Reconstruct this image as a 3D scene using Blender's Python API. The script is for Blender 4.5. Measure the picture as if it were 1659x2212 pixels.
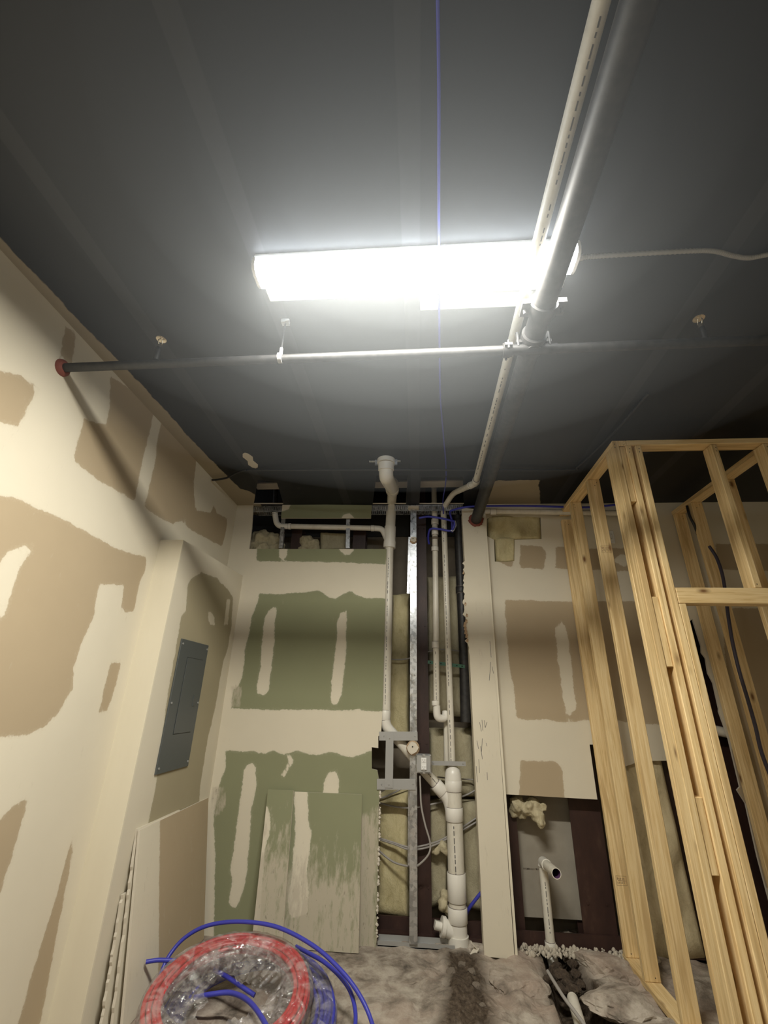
import bpy, bmesh, math, random
import numpy as np
from mathutils import Vector, Matrix, Euler
from mathutils.geometry import delaunay_2d_cdt

# ------------------------------------------------------------------ scene, camera, lights
for o in list(bpy.data.objects): bpy.data.objects.remove(o)
SC = bpy.context.scene
COL = SC.collection
random.seed(7); rng = np.random.default_rng(5)

F, CX, CY = 954.0, 829.5, 1106.0          # lens in pixels of the 1659 x 2212 frame
FLOOR, CEIL, BACK, LEFT = -1.48, 1.686, 3.75, -1.72
vY = Vector(((905-CX)/F, -(1515-CY)/F, -1)).normalized()
vZ = Vector(((885-CX)/F, (CY+1118)/F, -1)); vZ = (vZ - vZ.dot(vY)*vY).normalized()
vX = vY.cross(vZ)
RC = Matrix((vX, vY, vZ))                 # camera axes -> room axes
cam = bpy.data.cameras.new('camera'); camo = bpy.data.objects.new('camera', cam); COL.objects.link(camo)
cam.sensor_fit = 'VERTICAL'; cam.sensor_height = 36.0; cam.lens = F/2212*36.0
cam.clip_start = 0.02
camo.matrix_world = RC.to_4x4()
SC.camera = camo

SC.view_settings.view_transform = 'Standard'; SC.view_settings.look = 'None'
SC.view_settings.exposure = 0.18; SC.view_settings.gamma = 1.0; SC.view_settings.use_curve_mapping = False
W = bpy.data.worlds.new('world'); SC.world = W; W.use_nodes = True
W.node_tree.nodes['Background'].inputs[0].default_value = (0.9, 0.93, 1.0, 1)
W.node_tree.nodes['Background'].inputs[1].default_value = 0.12

LAMP_P, ROOM_P, DIFF_E = 98.0, 17.0, 14.0
HAZE = .0105
def area_light(name, loc, sx, sy, power, color):
    l = bpy.data.lights.new(name, 'AREA'); l.shape = 'RECTANGLE'; l.size = sx; l.size_y = sy
    l.energy = power; l.color = color
    o = bpy.data.objects.new(name, l); COL.objects.link(o); o.location = loc
    return o

# ------------------------------------------------------------------ helpers
def ray(px, py): return RC @ Vector(((px-CX)/F, -(py-CY)/F, -1))
def PX(px, py, x): r = ray(px, py); return r*(x/r.x)
def PY(px, py, y): r = ray(px, py); return r*(y/r.y)
def PZ(px, py, z): r = ray(px, py); return r*(z/r.z)
def PP(px, py, O, N): r = ray(px, py); return r*(O.dot(N)/r.dot(N))

class MB:
    def __init__(s): s.v = []; s.f = []; s.m = []; s.s = []
    def add(s, vs, fs, m=0, smooth=False):
        b = len(s.v); s.v += [tuple(v) for v in vs]
        for f in fs: s.f.append([b+i for i in f]); s.m.append(m); s.s.append(smooth)
        return s
    def box(s, lo, hi, m=0, M=None, bev=0.0):
        x0, y0, z0 = lo; x1, y1, z1 = hi
        if bev <= 0:
            vs = [(x0,y0,z0),(x1,y0,z0),(x1,y1,z0),(x0,y1,z0),(x0,y0,z1),(x1,y0,z1),(x1,y1,z1),(x0,y1,z1)]
            fs = [(0,3,2,1),(4,5,6,7),(0,1,5,4),(1,2,6,5),(2,3,7,6),(3,0,4,7)]
        else:
            bm = bmesh.new(); bmesh.ops.create_cube(bm, size=1)
            for v in bm.verts:
                v.co = Vector(((x0+x1)/2+v.co.x*(x1-x0), (y0+y1)/2+v.co.y*(y1-y0), (z0+z1)/2+v.co.z*(z1-z0)))
            bmesh.ops.bevel(bm, geom=bm.edges[:], offset=bev, segments=1, affect='EDGES')
            bm.verts.index_update()
            vs = [v.co.copy() for v in bm.verts]; fs = [[v.index for v in f.verts] for f in bm.faces]; bm.free()
        if M is not None: vs = [M @ Vector(v) for v in vs]
        return s.add(vs, fs, m)
    def beam(s, a, b, w, d, m=0, up=Vector((0,0,1))):
        a = Vector(a); b = Vector(b); t = (b-a).normalized()
        n = t.cross(up)
        if n.length < 1e-4: n = t.cross(Vector((0,1,0)))
        n.normalize(); k = n.cross(t)
        vs = [p + n*i*w/2 + k*j*d/2 for p in (a, b) for i, j in ((-1,-1),(1,-1),(1,1),(-1,1))]
        return s.add(vs, [(0,1,2,3),(7,6,5,4),(0,4,5,1),(1,5,6,2),(2,6,7,3),(3,7,4,0)], m)
    def tube(s, pts, r, seg=16, m=0, caps=True, smooth=True, inner=None):
        pts = [Vector(p) for p in pts]; n = len(pts)
        rs = r if isinstance(r, (list, tuple)) else [r]*n
        T = [(pts[min(i+1,n-1)]-pts[max(i-1,0)]).normalized() for i in range(n)]
        u = T[0].orthogonal().normalized(); vs = []; fs = []
        for i in range(n):
            u = (u - u.dot(T[i])*T[i]).normalized(); w = T[i].cross(u)
            for k in range(seg):
                a = 2*math.pi*k/seg
                vs.append(pts[i] + (u*math.cos(a)+w*math.sin(a))*rs[i])
        for i in range(n-1):
            for k in range(seg):
                k2 = (k+1) % seg
                fs.append((i*seg+k, i*seg+k2, (i+1)*seg+k2, (i+1)*seg+k))
        s.add(vs, fs, m, smooth)
        if caps:
            for i, rev in ((0, True), (n-1, False)):
                ring = [vs[i*seg+k] for k in range(seg)]
                if rev: ring = ring[::-1]
                s.add(ring, [tuple(range(seg))], m, False)
        return s
    def build(s, name, mats, parent=None, loc=None):
        me = bpy.data.meshes.new(name)
        off = Vector(loc) if loc is not None else Vector((0,0,0))
        me.from_pydata([Vector(v)-off for v in s.v], [], s.f)
        if not isinstance(mats, (list, tuple)): mats = [mats]
        for m in mats: me.materials.append(m)
        me.polygons.foreach_set('material_index', s.m)
        me.polygons.foreach_set('use_smooth', s.s)
        me.update()
        o = bpy.data.objects.new(name, me); COL.objects.link(o)
        if loc is not None: o.location = off
        if parent is not None:
            o.parent = parent
            wp = world_loc(parent)
            o.location = off - wp
            if loc is None: o.location = -wp
        return o
def world_loc(o):
    p = Vector((0,0,0))
    while o is not None: p += o.location; o = o.parent
    return p
def tag(o, label, cat, group=None, kind=None):
    o['label'] = label; o['category'] = cat
    if group: o['group'] = group
    if kind: o['kind'] = kind
    return o
def thing(name, label, cat, loc=(0,0,0), group=None):
    o = bpy.data.objects.new(name, None); COL.objects.link(o); o.location = loc; o.empty_display_size = .05
    return tag(o, label, cat, group)
def center(mb):
    a = np.array([tuple(v) for v in mb.v]); lo = a.min(0); hi = a.max(0)
    return Vector(((lo[0]+hi[0])/2, (lo[1]+hi[1])/2, lo[2]))
def solo(name, mb, mats, label, cat, group=None, kind=None):
    return tag(mb.build(name, mats, None, center(mb)), label, cat, group, kind)

def fillet(pts, r=0.06, n=6):
    pts = [Vector(p) for p in pts]; out = [pts[0]]
    for i in range(1, len(pts)-1):
        p, a, b = pts[i], pts[i-1], pts[i+1]
        da = (a-p); db = (b-p); l = min(r, da.length*.49, db.length*.49)
        s, e = p+da.normalized()*l, p+db.normalized()*l
        for k in range(n+1):
            t = k/n; out.append(s*(1-t)**2 + p*2*t*(1-t) + e*t*t)
    out.append(pts[-1]); return out
def spline(pts, n=8):
    P = [Vector(p) for p in pts]; out = []
    for i in range(len(P)-1):
        p0, p1, p2, p3 = P[max(i-1,0)], P[i], P[i+1], P[min(i+2,len(P)-1)]
        for k in range(n):
            t = k/n
            out.append(.5*((2*p1)+(p2-p0)*t+(2*p0-5*p1+4*p2-p3)*t*t+(3*p1-p0-3*p2+p3)*t**3))
    out.append(P[-1]); return out

# ------------------------------------------------------------------ materials
def mat(name, col=(.5,.5,.5), rough=.6, metal=0.0, spec=.5):
    m = bpy.data.materials.new(name); m.use_nodes = True; b = m.node_tree.nodes['Principled BSDF']
    b.inputs['Base Color'].default_value = (*col, 1); b.inputs['Roughness'].default_value = rough
    b.inputs['Metallic'].default_value = metal
    b.inputs['Specular IOR Level'].default_value = spec
    return m
class NT:
    def __init__(s, m): s.m = m; s.t = m.node_tree; s.b = s.t.nodes['Principled BSDF']
    def n(s, typ, **kw):
        x = s.t.nodes.new(typ)
        for k, v in kw.items(): setattr(x, k, v)
        return x
    def l(s, a, b): s.t.links.new(a, b)
    def coord(s, which='Object', scale=(1,1,1)):
        c = s.n('ShaderNodeTexCoord'); mp = s.n('ShaderNodeMapping'); mp.inputs['Scale'].default_value = scale
        if which == 'World':
            g = s.n('ShaderNodeNewGeometry'); s.l(g.outputs['Position'], mp.inputs[0])
        else: s.l(c.outputs[which], mp.inputs[0])
        return mp.outputs[0]
    def noise(s, vec, scale, detail=4, rough=.55, dist=0):
        x = s.n('ShaderNodeTexNoise'); x.inputs['Scale'].default_value = scale; x.inputs['Detail'].default_value = detail
        x.inputs['Roughness'].default_value = rough; x.inputs['Distortion'].default_value = dist
        s.l(vec, x.inputs['Vector']); return x.outputs['Fac']
    def ramp(s, fac, stops):
        r = s.n('ShaderNodeValToRGB'); e = r.color_ramp.elements
        while len(e) < len(stops): e.new(.5)
        for i, (p, c) in enumerate(stops): e[i].position = p; e[i].color = (*c, 1) if len(c) == 3 else c
        s.l(fac, r.inputs[0]); return r.outputs[0]
    def mix(s, fac, a, b, mode='MIX'):
        x = s.n('ShaderNodeMix', data_type='RGBA', blend_type=mode)
        for i, v in ((0, fac), (6, a), (7, b)):
            if hasattr(v, 'is_linked') or hasattr(v, 'links'): s.l(v, x.inputs[i])
            elif isinstance(v, (int, float)): x.inputs[i].default_value = v
            else: x.inputs[i].default_value = (*v, 1)
        return x.outputs[2]
    def math(s, op, a, b=None, clamp=False):
        x = s.n('ShaderNodeMath', operation=op, use_clamp=clamp)
        for i, v in ((0, a), (1, b)):
            if v is None: continue
            if isinstance(v, (int, float)): x.inputs[i].default_value = v
            else: s.l(v, x.inputs[i])
        return x.outputs[0]
    def attr(s, name): return s.n('ShaderNodeAttribute', attribute_name=name).outputs['Fac']
    def bump(s, h, strength=.2, dist=.01):
        x = s.n('ShaderNodeBump'); x.inputs['Strength'].default_value = strength; x.inputs['Distance'].default_value = dist
        s.l(h, x.inputs['Height']); s.l(x.outputs[0], s.b.inputs['Normal'])
    def edge(s, sd, noise_, amp, feather):
        a = s.math('MULTIPLY', s.math('SUBTRACT', noise_, .5), amp)
        return s.math('ADD', s.math('DIVIDE', s.math('ADD', sd, a), feather), .5, clamp=True)

MUD = (.70, .645, .52)
def drywall_mat(name, paper, mud=MUD, paper2=None, feather=.006, dirt=True):
    """plasterboard: joint compound everywhere, bare paper where the attribute 'paper' (metres inside) is positive"""
    m = mat(name, mud, .85, 0, .25); t = NT(m); v = t.coord('World')
    n1 = t.noise(v, 14, 5, .6); n2 = t.noise(v, 2.3, 3); n3 = t.noise(v, 90, 3, .7)
    sd = t.attr('paper')
    fac = t.edge(t.math('ADD', sd, t.math('MULTIPLY', t.math('SUBTRACT', t.noise(v, 55, 4, .7), .5), .016)), n1, .035, feather)
    fac2 = t.edge(sd, n3, .05, .03)
    fac = t.math('ADD', t.math('MULTIPLY', fac, .82), t.math('MULTIPLY', fac2, .18), clamp=True)
    mudc = t.mix(n2, tuple(c*.93 for c in mud), tuple(min(1, c*1.05) for c in mud))
    pap = t.mix(n2, tuple(c*.93 for c in paper), tuple(c*1.07 for c in paper))
    base = t.mix(fac, mudc, pap)
    if dirt:
        d = t.attr('dirt'); sm = t.noise(t.coord('World', (9, 9, 2.2)), 3.2, 6, .7)
        df = t.math('MULTIPLY', t.math('DIVIDE', t.math('SUBTRACT', t.math('ADD', d, t.math('MULTIPLY', t.math('SUBTRACT', sm, .5), 2.6)), .42), .55, clamp=True), .85)
        base = t.mix(df, base, (.52, .465, .37))
        sp = t.noise(t.coord('World', (22, 22, 7)), 3.0, 3, .6)
        df2 = t.math('MULTIPLY', d, t.ramp(sp, [(.66, (0,0,0)), (.70, (1,1,1))]))
        base = t.mix(t.math('MULTIPLY', df2, .6), base, (.22, .20, .15))
    t.l(base, t.b.inputs['Base Color'])
    t.bump(t.math('ADD', t.math('MULTIPLY', fac, -.5), t.math('MULTIPLY', n3, .15)), .12, .004)
    return m
TAN = (.435, .35, .235); GREEN = (.258, .268, .163)
M_tan = drywall_mat('tan_drywall', TAN)
M_green = drywall_mat('green_drywall', GREEN)
M_olive = drywall_mat('olive_drywall', (.38, .335, .225))
M_gyp = mat('gypsum_core', (.62, .57, .48), .95)
M_torn = mat('torn_paper', (.50, .36, .23), .9)

M_ceil = mat('black_ceiling_paint', (.020, .021, .023), .55, 0, .28); t = NT(M_ceil); v = t.coord('World')
n1 = t.noise(v, 9, 5, .6); n2 = t.noise(v, 1.1, 3)
bare = t.edge(t.attr('bare'), n1, .05, .008); seam = t.edge(t.attr('seam'), n1, .006, .006)
c = t.mix(n2, (.012,.013,.015), (.020,.021,.024))
c = t.mix(t.math('MULTIPLY', seam, .8), c, (.034,.035,.038))
c = t.mix(bare, c, (.36,.31,.225))
t.l(c, t.b.inputs['Base Color']); t.l(t.math('ADD', t.math('MULTIPLY', bare, .4), .5), t.b.inputs['Roughness'])
t.bump(t.noise(v, 160, 2), .05, .002)

M_pvc = mat('pvc', (.70, .665, .58), .38); t = NT(M_pvc); v = t.coord('World', (1,1,.35))
n = t.noise(v, 18, 5, .7)
t.l(t.ramp(n, [(.3, (.60,.56,.47)), (.5, (.70,.665,.575)), (.75, (.74,.71,.63))]), t.b.inputs['Base Color'])
M_pvcw = mat('pvc_fitting', (.76, .735, .67), .32)
M_print = mat('printed_ink', (.10, .095, .09), .6)
M_joint = mat('primer_shadow_line', (.22,.19,.17), .6)  # dark ring at fitting ends: primer plus the shadow line, painted in
M_purple = mat('primer_stain', (.12, .05, .13), .5)
M_black = mat('black_pipe_paint', (.018, .018, .020), .5); t = NT(M_black)
t.l(t.ramp(t.noise(t.coord('World'), 30, 4), [(.35, (.012,.012,.013)), (.7, (.032,.030,.029))]), t.b.inputs['Base Color'])
M_rubber = mat('black_cable_jacket', (.02, .02, .022), .5)
M_rust = mat('rust_red_iron', (.075, .028, .022), .55); t = NT(M_rust); v = t.coord('World', (1,1,.4))
t.l(t.ramp(t.noise(v, 12, 6, .7), [(.3, (.026,.012,.010)), (.6, (.046,.021,.016)), (.8, (.085,.048,.034))]), t.b.inputs['Base Color'])
M_ring = mat('red_fire_caulk', (.22, .055, .035), .7)
M_galv = mat('galvanized_steel', (.55, .56, .57), .32, .85); t = NT(M_galv); v = t.coord('World')
vo = t.n('ShaderNodeTexVoronoi'); vo.inputs['Scale'].default_value = 45; t.l(v, vo.inputs['Vector'])
t.l(t.ramp(vo.outputs['Color'], [(.2, (.42,.43,.44)), (.8, (.68,.69,.70))]), t.b.inputs['Base Color'])
t.l(t.ramp(t.noise(v, 25, 3), [(.3, (.22,.22,.22)), (.7, (.5,.5,.5))]), t.b.inputs['Roughness'])
M_strap = mat('dull_galvanized_strap', (.40, .40, .39), .5, .35)
M_brass = mat('chrome_brass', (.75, .68, .55), .25, .9)
M_white = mat('white_enamel', (.80, .80, .78), .35)
M_diff = mat('lit_diffuser', (1,1,1), .5); t = NT(M_diff)
t.b.inputs['Emission Color'].default_value = (.84, .92, 1.0, 1); t.b.inputs['Emission Strength'].default_value = DIFF_E
M_panel = mat('grey_panel_enamel', (.085, .095, .095), .45)
M_panel2 = mat('panel_seam_shadow_gap', (.03, .034, .034), .6)
M_blue = mat('blue_pex', (.045, .05, .40), .35)
M_red = mat('red_pex', (.62, .035, .045), .32)
M_deck = mat('dark_deck', (.03, .028, .026), .8)
M_grey = mat('grey_cable_jacket', (.33, .31, .29), .5)
M_navy = mat('dark_cable_jacket', (.05, .045, .075), .45)
M_teal = mat('green_wire_strap', (.03, .12, .07), .4)
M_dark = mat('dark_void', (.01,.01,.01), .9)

M_sheath = mat('brown_sheathing', (.20, .165, .12), .9); t = NT(M_sheath); v = t.coord('World', (1,1,.6))
t.l(t.ramp(t.noise(v, 3.5, 5, .6), [(.3, (.14,.115,.085)), (.7, (.26,.22,.165))]), t.b.inputs['Base Color'])
M_greyboard = mat('grey_backer_board', (.33, .30, .245), .85); t = NT(M_greyboard); v = t.coord('World')
t.l(t.ramp(t.noise(v, 4, 5, .6), [(.3, (.29,.26,.21)), (.7, (.37,.335,.275))]), t.b.inputs['Base Color'])
def fluff(name, a, b, c2):
    m = mat(name, b, 1.0, 0, .1); t = NT(m); v = t.coord('World', (1,1,.55))
    n1 = t.noise(v, 16, 6, .7, .6); n2 = t.noise(v, 4.0, 4, .6)
    t.l(t.mix(n2, t.ramp(n1, [(.3, a), (.55, b), (.8, c2)]), b), t.b.inputs['Base Color'])
    t.bump(t.math('ADD', n1, t.noise(v, 90, 3, .8)), .5, .012); return m
M_ins = fluff('yellow_fiberglass', (.34,.28,.14), (.58,.51,.30), (.72,.66,.45))
M_insg = fluff('dusty_fiberglass', (.27,.235,.155), (.44,.395,.27), (.56,.51,.38))
M_insp = fluff('pale_fiberglass', (.36,.29,.17), (.62,.53,.34), (.74,.67,.48))

M_wood = mat('pine', (.70,.52,.28), .6, 0, .3); t = NT(M_wood)
oi = t.n('ShaderNodeObjectInfo'); cc = t.n('ShaderNodeTexCoord')
add = t.n('ShaderNodeVectorMath', operation='ADD'); sc_ = t.n('ShaderNodeVectorMath', operation='SCALE'); sc_.inputs['Scale'].default_value = 31.0
cmb = t.n('ShaderNodeCombineXYZ')
for i in range(3): t.l(oi.outputs['Random'], cmb.inputs[i])
t.l(cmb.outputs[0], sc_.inputs[0]); t.l(cc.outputs['Object'], add.inputs[0]); t.l(sc_.outputs[0], add.inputs[1])
mp = t.n('ShaderNodeMapping'); mp.inputs['Scale'].default_value = (1,1,.045); t.l(add.outputs[0], mp.inputs[0])
mp2 = t.n('ShaderNodeMapping'); mp2.inputs['Scale'].default_value = (1,1,.42); t.l(add.outputs[0], mp2.inputs[0])
g1 = t.noise(mp.outputs[0], 75, 4, .6, .7); g2 = t.noise(mp.outputs[0], 20, 3, .6, 1.2)
vk = t.n('ShaderNodeTexVoronoi'); vk.inputs['Scale'].default_value = 8.0; t.l(mp2.outputs[0], vk.inputs['Vector'])
base = t.ramp(g1, [(.30, (.62,.42,.18)), (.47, (.77,.57,.29)), (.7, (.87,.69,.40))])
base = t.mix(t.ramp(g2, [(.50,(0,0,0)), (.62,(1,1,1))]), base, (.60,.42,.20))
knot = t.ramp(vk.outputs['Distance'], [(.05, (1,1,1)), (.10, (.4,.4,.4)), (.16, (0,0,0))])
base = t.mix(knot, base, (.20,.10,.04))
hv = t.n('ShaderNodeHueSaturation'); t.l(base, hv.inputs['Color'])
t.l(t.math('ADD', t.math('MULTIPLY', oi.outputs['Random'], .22), .88), hv.inputs['Value'])
t.l(hv.outputs[0], t.b.inputs['Base Color']); t.bump(g1, .12, .003)
M_nail = mat('nail_head', (.06,.055,.05), .5, .5)
M_stamp = mat('grade_stamp_ink', (.28,.19,.10), .8)

M_conc = mat('broken_concrete', (.4,.35,.3), .95, 0, .2); t = NT(M_conc); v = t.coord('World')
n1 = t.noise(v, 7, 8, .68, .3); n2 = t.noise(v, 45, 4, .7); n3 = t.noise(v, 2.2, 4, .6)
c = t.ramp(n1, [(.30, (.10,.085,.07)), (.44, (.26,.22,.18)), (.56, (.42,.37,.31)), (.75, (.56,.51,.44))])
c = t.mix(t.ramp(n3, [(.48,(0,0,0)), (.62,(.6,.6,.6))]), c, (.40,.31,.25))
dirt = t.edge(t.attr('dirt'), n1, .22, .07)
c = t.mix(dirt, c, t.ramp(n2, [(.35, (.040,.028,.019)), (.6, (.105,.08,.058)), (.8, (.22,.185,.145))]))
t.l(c, t.b.inputs['Base Color']); t.bump(t.math('ADD', n1, t.math('MULTIPLY', n2, .4)), .6, .02)
M_mortar = mat('dusty_mortar', (.50,.45,.37), .95)
M_rubble = mat('soil_coated_rubble', (.17,.14,.11), 1.0)
M_dirt = mat('damp_soil', (.07,.05,.035), 1.0); t = NT(M_dirt)
t.l(t.ramp(t.noise(t.coord('World'), 60, 5, .7), [(.3, (.03,.02,.014)), (.6, (.09,.065,.045)), (.8,(.16,.13,.10))]), t.b.inputs['Base Color'])
t.bump(t.noise(t.coord('World'), 70, 5, .7), .8, .01)

M_wrap = bpy.data.materials.new('clear_plastic_wrap'); M_wrap.use_nodes = True
nt = M_wrap.node_tree; nt.nodes.remove(nt.nodes['Principled BSDF']); out = nt.nodes['Material Output']
tr = nt.nodes.new('ShaderNodeBsdfTransparent'); tr.inputs[0].default_value = (.93,.91,.92,1)
gl = nt.nodes.new('ShaderNodeBsdfGlossy'); gl.inputs['Roughness'].default_value = .09
df = nt.nodes.new('ShaderNodeBsdfDiffuse'); df.inputs[0].default_value = (.80,.77,.76,1)
nz = nt.nodes.new('ShaderNodeTexNoise'); nz.inputs['Scale'].default_value = 16; nz.inputs['Detail'].default_value = 5; nz.inputs['Distortion'].default_value = 1.2
tc = nt.nodes.new('ShaderNodeTexCoord'); nt.links.new(tc.outputs['Object'], nz.inputs['Vector'])
bp = nt.nodes.new('ShaderNodeBump'); bp.inputs['Strength'].default_value = 1.0; bp.inputs['Distance'].default_value = .03
nt.links.new(nz.outputs['Fac'], bp.inputs['Height']); nt.links.new(bp.outputs[0], gl.inputs['Normal'])
m1 = nt.nodes.new('ShaderNodeMixShader'); m2 = nt.nodes.new('ShaderNodeMixShader')
rp = nt.nodes.new('ShaderNodeValToRGB'); rp.color_ramp.elements[0].position = .42; rp.color_ramp.elements[1].position = .75
rp.color_ramp.elements[0].color = (.04,.04,.04,1); rp.color_ramp.elements[1].color = (.40,.40,.40,1)
nt.links.new(nz.outputs['Fac'], rp.inputs[0]); nt.links.new(rp.outputs[0], m1.inputs[0])
nt.links.new(tr.outputs[0], m1.inputs[1]); nt.links.new(df.outputs[0], m1.inputs[2])
m2.inputs[0].default_value = .18
nt.links.new(m1.outputs[0], m2.inputs[1]); nt.links.new(gl.outputs[0], m2.inputs[2]); nt.links.new(m2.outputs[0], out.inputs[0])

# ------------------------------------------------------------------ sheet builder (boards with any outline and surface patterns)
def seg_dist(P, poly):
    A = np.array(poly); B = np.roll(A, -1, 0); d = np.full(len(P), 1e9); ins = np.zeros(len(P), bool)
    for a, b in zip(A, B):
        e = b-a; L = (e*e).sum()
        if L < 1e-14: continue
        w = P-a; tt = np.clip((w@e)/L, 0, 1); q = w-tt[:,None]*e
        d = np.minimum(d, np.hypot(q[:,0], q[:,1]))
        c = ((a[1] > P[:,1]) != (b[1] > P[:,1])) & (P[:,0] < (b[0]-a[0])*(P[:,1]-a[1])/(b[1]-a[1]+1e-18)+a[0])
        ins ^= c
    return np.where(ins, d, -d)
def resample(poly, res):
    out = []
    for i, a in enumerate(poly):
        b = poly[(i+1) % len(poly)]; L = math.hypot(b[0]-a[0], b[1]-a[1]); n = max(1, int(L/res))
        for k in range(n): out.append((a[0]+(b[0]-a[0])*k/n, a[1]+(b[1]-a[1])*k/n))
    return out
def jag(poly, amp, res=.012):
    """roughen a torn edge"""
    q = resample(poly, res)
    return [(x+rng.normal()*amp, y+rng.normal()*amp) for x, y in q]
def sheet(name, O, U, V, outline, res, attrs, mats, thick=.0127, holes=(), parent=None, rough=None, relief=None):
    """O,U,V: plane frame; outline and attribute polygons in (u,v) metres; body extends away from U x V"""
    O = Vector(O); U = Vector(U); V = Vector(V); N = U.cross(V).normalized()
    loops = [resample(outline, res)] + [resample(h, res) for h in holes]
    verts = []; edges = []
    for lp in loops:
        b = len(verts); verts += lp; edges += [(b+i, b+(i+1) % len(lp)) for i in range(len(lp))]
    A = np.array(outline); lo = A.min(0); hi = A.max(0)
    gx, gy = np.meshgrid(np.arange(lo[0]+res*.5, hi[0], res), np.arange(lo[1]+res*.5, hi[1], res))
    G = np.stack([gx.ravel(), gy.ravel()], 1)
    def inside(P, mgn=0):
        k = seg_dist(P, outline) > mgn
        for h in holes: k &= seg_dist(P, h) < -mgn
        return k
    G = G[inside(G, res*.4)]
    allv = [Vector(p) for p in verts] + [Vector(p) for p in G]
    r = delaunay_2d_cdt(allv, edges, [], 0, 1e-6)
    V2 = np.array([tuple(p) for p in r[0]]); T = np.array([f for f in r[2]])
    T = T[inside(V2[T].mean(1))]
    me = bpy.data.meshes.new(name); n = len(V2)
    zz = relief(V2) if relief else np.zeros(n)
    co = [O+U*float(p[0])+V*float(p[1])+N*float(z) for p, z in zip(V2, zz)]
    faces = [tuple(int(i) for i in t_) for t_ in T]
    # orientation
    a, b, c = [V2[i] for i in T[0]]
    if (b[0]-a[0])*(c[1]-a[1])-(b[1]-a[1])*(c[0]-a[0]) < 0: faces = [f[::-1] for f in faces]
    mi = [0]*len(faces); cov = list(co)
    # sides and back
    cnt = {}
    for f in faces:
        for i in range(3):
            e = (f[i], f[(i+1) % 3]); cnt[e] = cnt.get(e, 0)+1
    bd = [e for e in cnt if (e[1], e[0]) not in cnt]
    fr = {}; bk = {}
    for e in bd:
        for i in e:
            if i not in fr:
                fr[i] = len(cov); cov.append(co[i]); bk[i] = len(cov); cov.append(co[i]-N*thick)
    for a_, b_ in bd: faces.append((fr[b_], fr[a_], bk[a_], bk[b_])); mi.append(1)
    base = len(cov); cov += [p-N*thick for p in co]
    for f in [tuple(int(i) for i in t_) for t_ in T]:
        g = f if faces[0] != f else f[::-1]
        faces.append(tuple(base+i for i in g)); mi.append(1)
    org = co[int(np.argmin(V2[:,1]))] if parent is None else Vector((0,0,0))
    me.from_pydata([p-org for p in cov], [], faces)
    for m in mats: me.materials.append(m)
    me.polygons.foreach_set('material_index', mi)
    for an, fn in attrs.items():
        at = me.attributes.new(an, 'FLOAT', 'POINT'); val = np.full(len(cov), -1.0, np.float32)
        val[:n] = fn(V2); at.data.foreach_set('value', val)
    me.update()
    o = bpy.data.objects.new(name, me); COL.objects.link(o); o.location = org
    if parent is not None: o.parent = parent; o.location = -world_loc(parent)
    return o
def masks(pos, neg=()):
    def fn(P):
        d = np.full(len(P), -1.0)
        for q in pos: d = np.maximum(d, seg_dist(P, q))
        for q in neg: d = np.minimum(d, -seg_dist(P, q))
        return d
    return fn
const = lambda c: (lambda P: np.full(len(P), c))
XA, YA, ZA = Vector((1,0,0)), Vector((0,1,0)), Vector((0,0,1))
def bw(pts, y=BACK): return [(lambda p: (p.x, p.z))(PY(a, b, y)) for a, b in pts]       # on a wall facing the viewer
def lw(pts, x=LEFT): return [(lambda p: (p.y, p.z))(PX(a, b, x)) for a, b in pts]       # on a wall facing right
def cl(pts, z=CEIL): return [(lambda p: (p.x, p.y))(PZ(a, b, z)) for a, b in pts]       # on the ceiling

def struct(o, label, cat): return tag(o, label, cat, None, 'structure')

# ------------------------------------------------------------------ the room
YB, XR = -3.4, 3.9
# left wall
tan_l = [lw(p) for p in (
 [(-60,1050),(0,1072),(40,1077),(80,1098),(130,1120),(170,1140),(215,1165),(262,1190),(318,1203),(312,1235),(300,1262),(290,1322),(262,1320),(268,1263),(215,1262),(207,1290),(205,1325),(185,1370),(172,1400),(160,1440),(155,1490),(135,1525),(120,1550),(108,1553),(100,1570),(50,1588),(0,1592),(-60,1600)],
 [(-30,790),(0,801),(45,812),(83,838),(65,870),(48,905),(38,922),(20,915),(0,912),(-30,905)],
 [(182,905),(205,912),(230,918),(238,870),(238,812),(300,850),(334,880),(325,925),(310,985),(290,1083),(255,1060),(215,1040),(185,1015),(157,995)],
 [(350,905),(385,945),(425,985),(418,1050),(423,1115),(400,1122),(372,1132),(340,1115),(312,1095),(325,1040),(335,1000),(340,950)],
 [(395,1125),(425,1102),(455,1108),(463,1088),(468,1108),(492,1120),(488,1150),(480,1180),(440,1160),(405,1140)],
 [(240,1430),(262,1428),(250,1480),(232,1535),(213,1542),(222,1500)],
 [(-60,1790),(0,1770),(30,1740),(62,1722),(50,1770),(30,1840),(0,1930),(-60,2050)],
 [(165,1797),(150,1830),(135,1890),(118,1950),(95,2020),(78,2075),(35,2230),(82,2230),(108,2100),(125,2010),(140,1930),(155,1850)],
 [(140,705),(165,720),(155,785),(128,778)])]
mud_l = [lw(p) for p in ([(-10,1240),(5,1205),(20,1190),(45,1180),(66,1181),(70,1172),(66,1200),(55,1203),(40,1235),(25,1280),(10,1330),(-10,1345)],
                         [(228,903),(240,900),(250,985),(236,1002),(205,980)])]
struct(sheet('wall_left', (LEFT,0,0), YA, ZA, [(YB,FLOOR-.1),(BACK+.35,FLOOR-.1),(BACK+.35,CEIL+.012),(YB,CEIL+.012)], .035,
      {'paper': masks(tan_l, [mud_l[0]]), 'dirt': const(0.0)}, [M_tan, M_gyp], .02), 'mudded tan drywall side wall left of the panel chase', 'wall')
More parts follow.
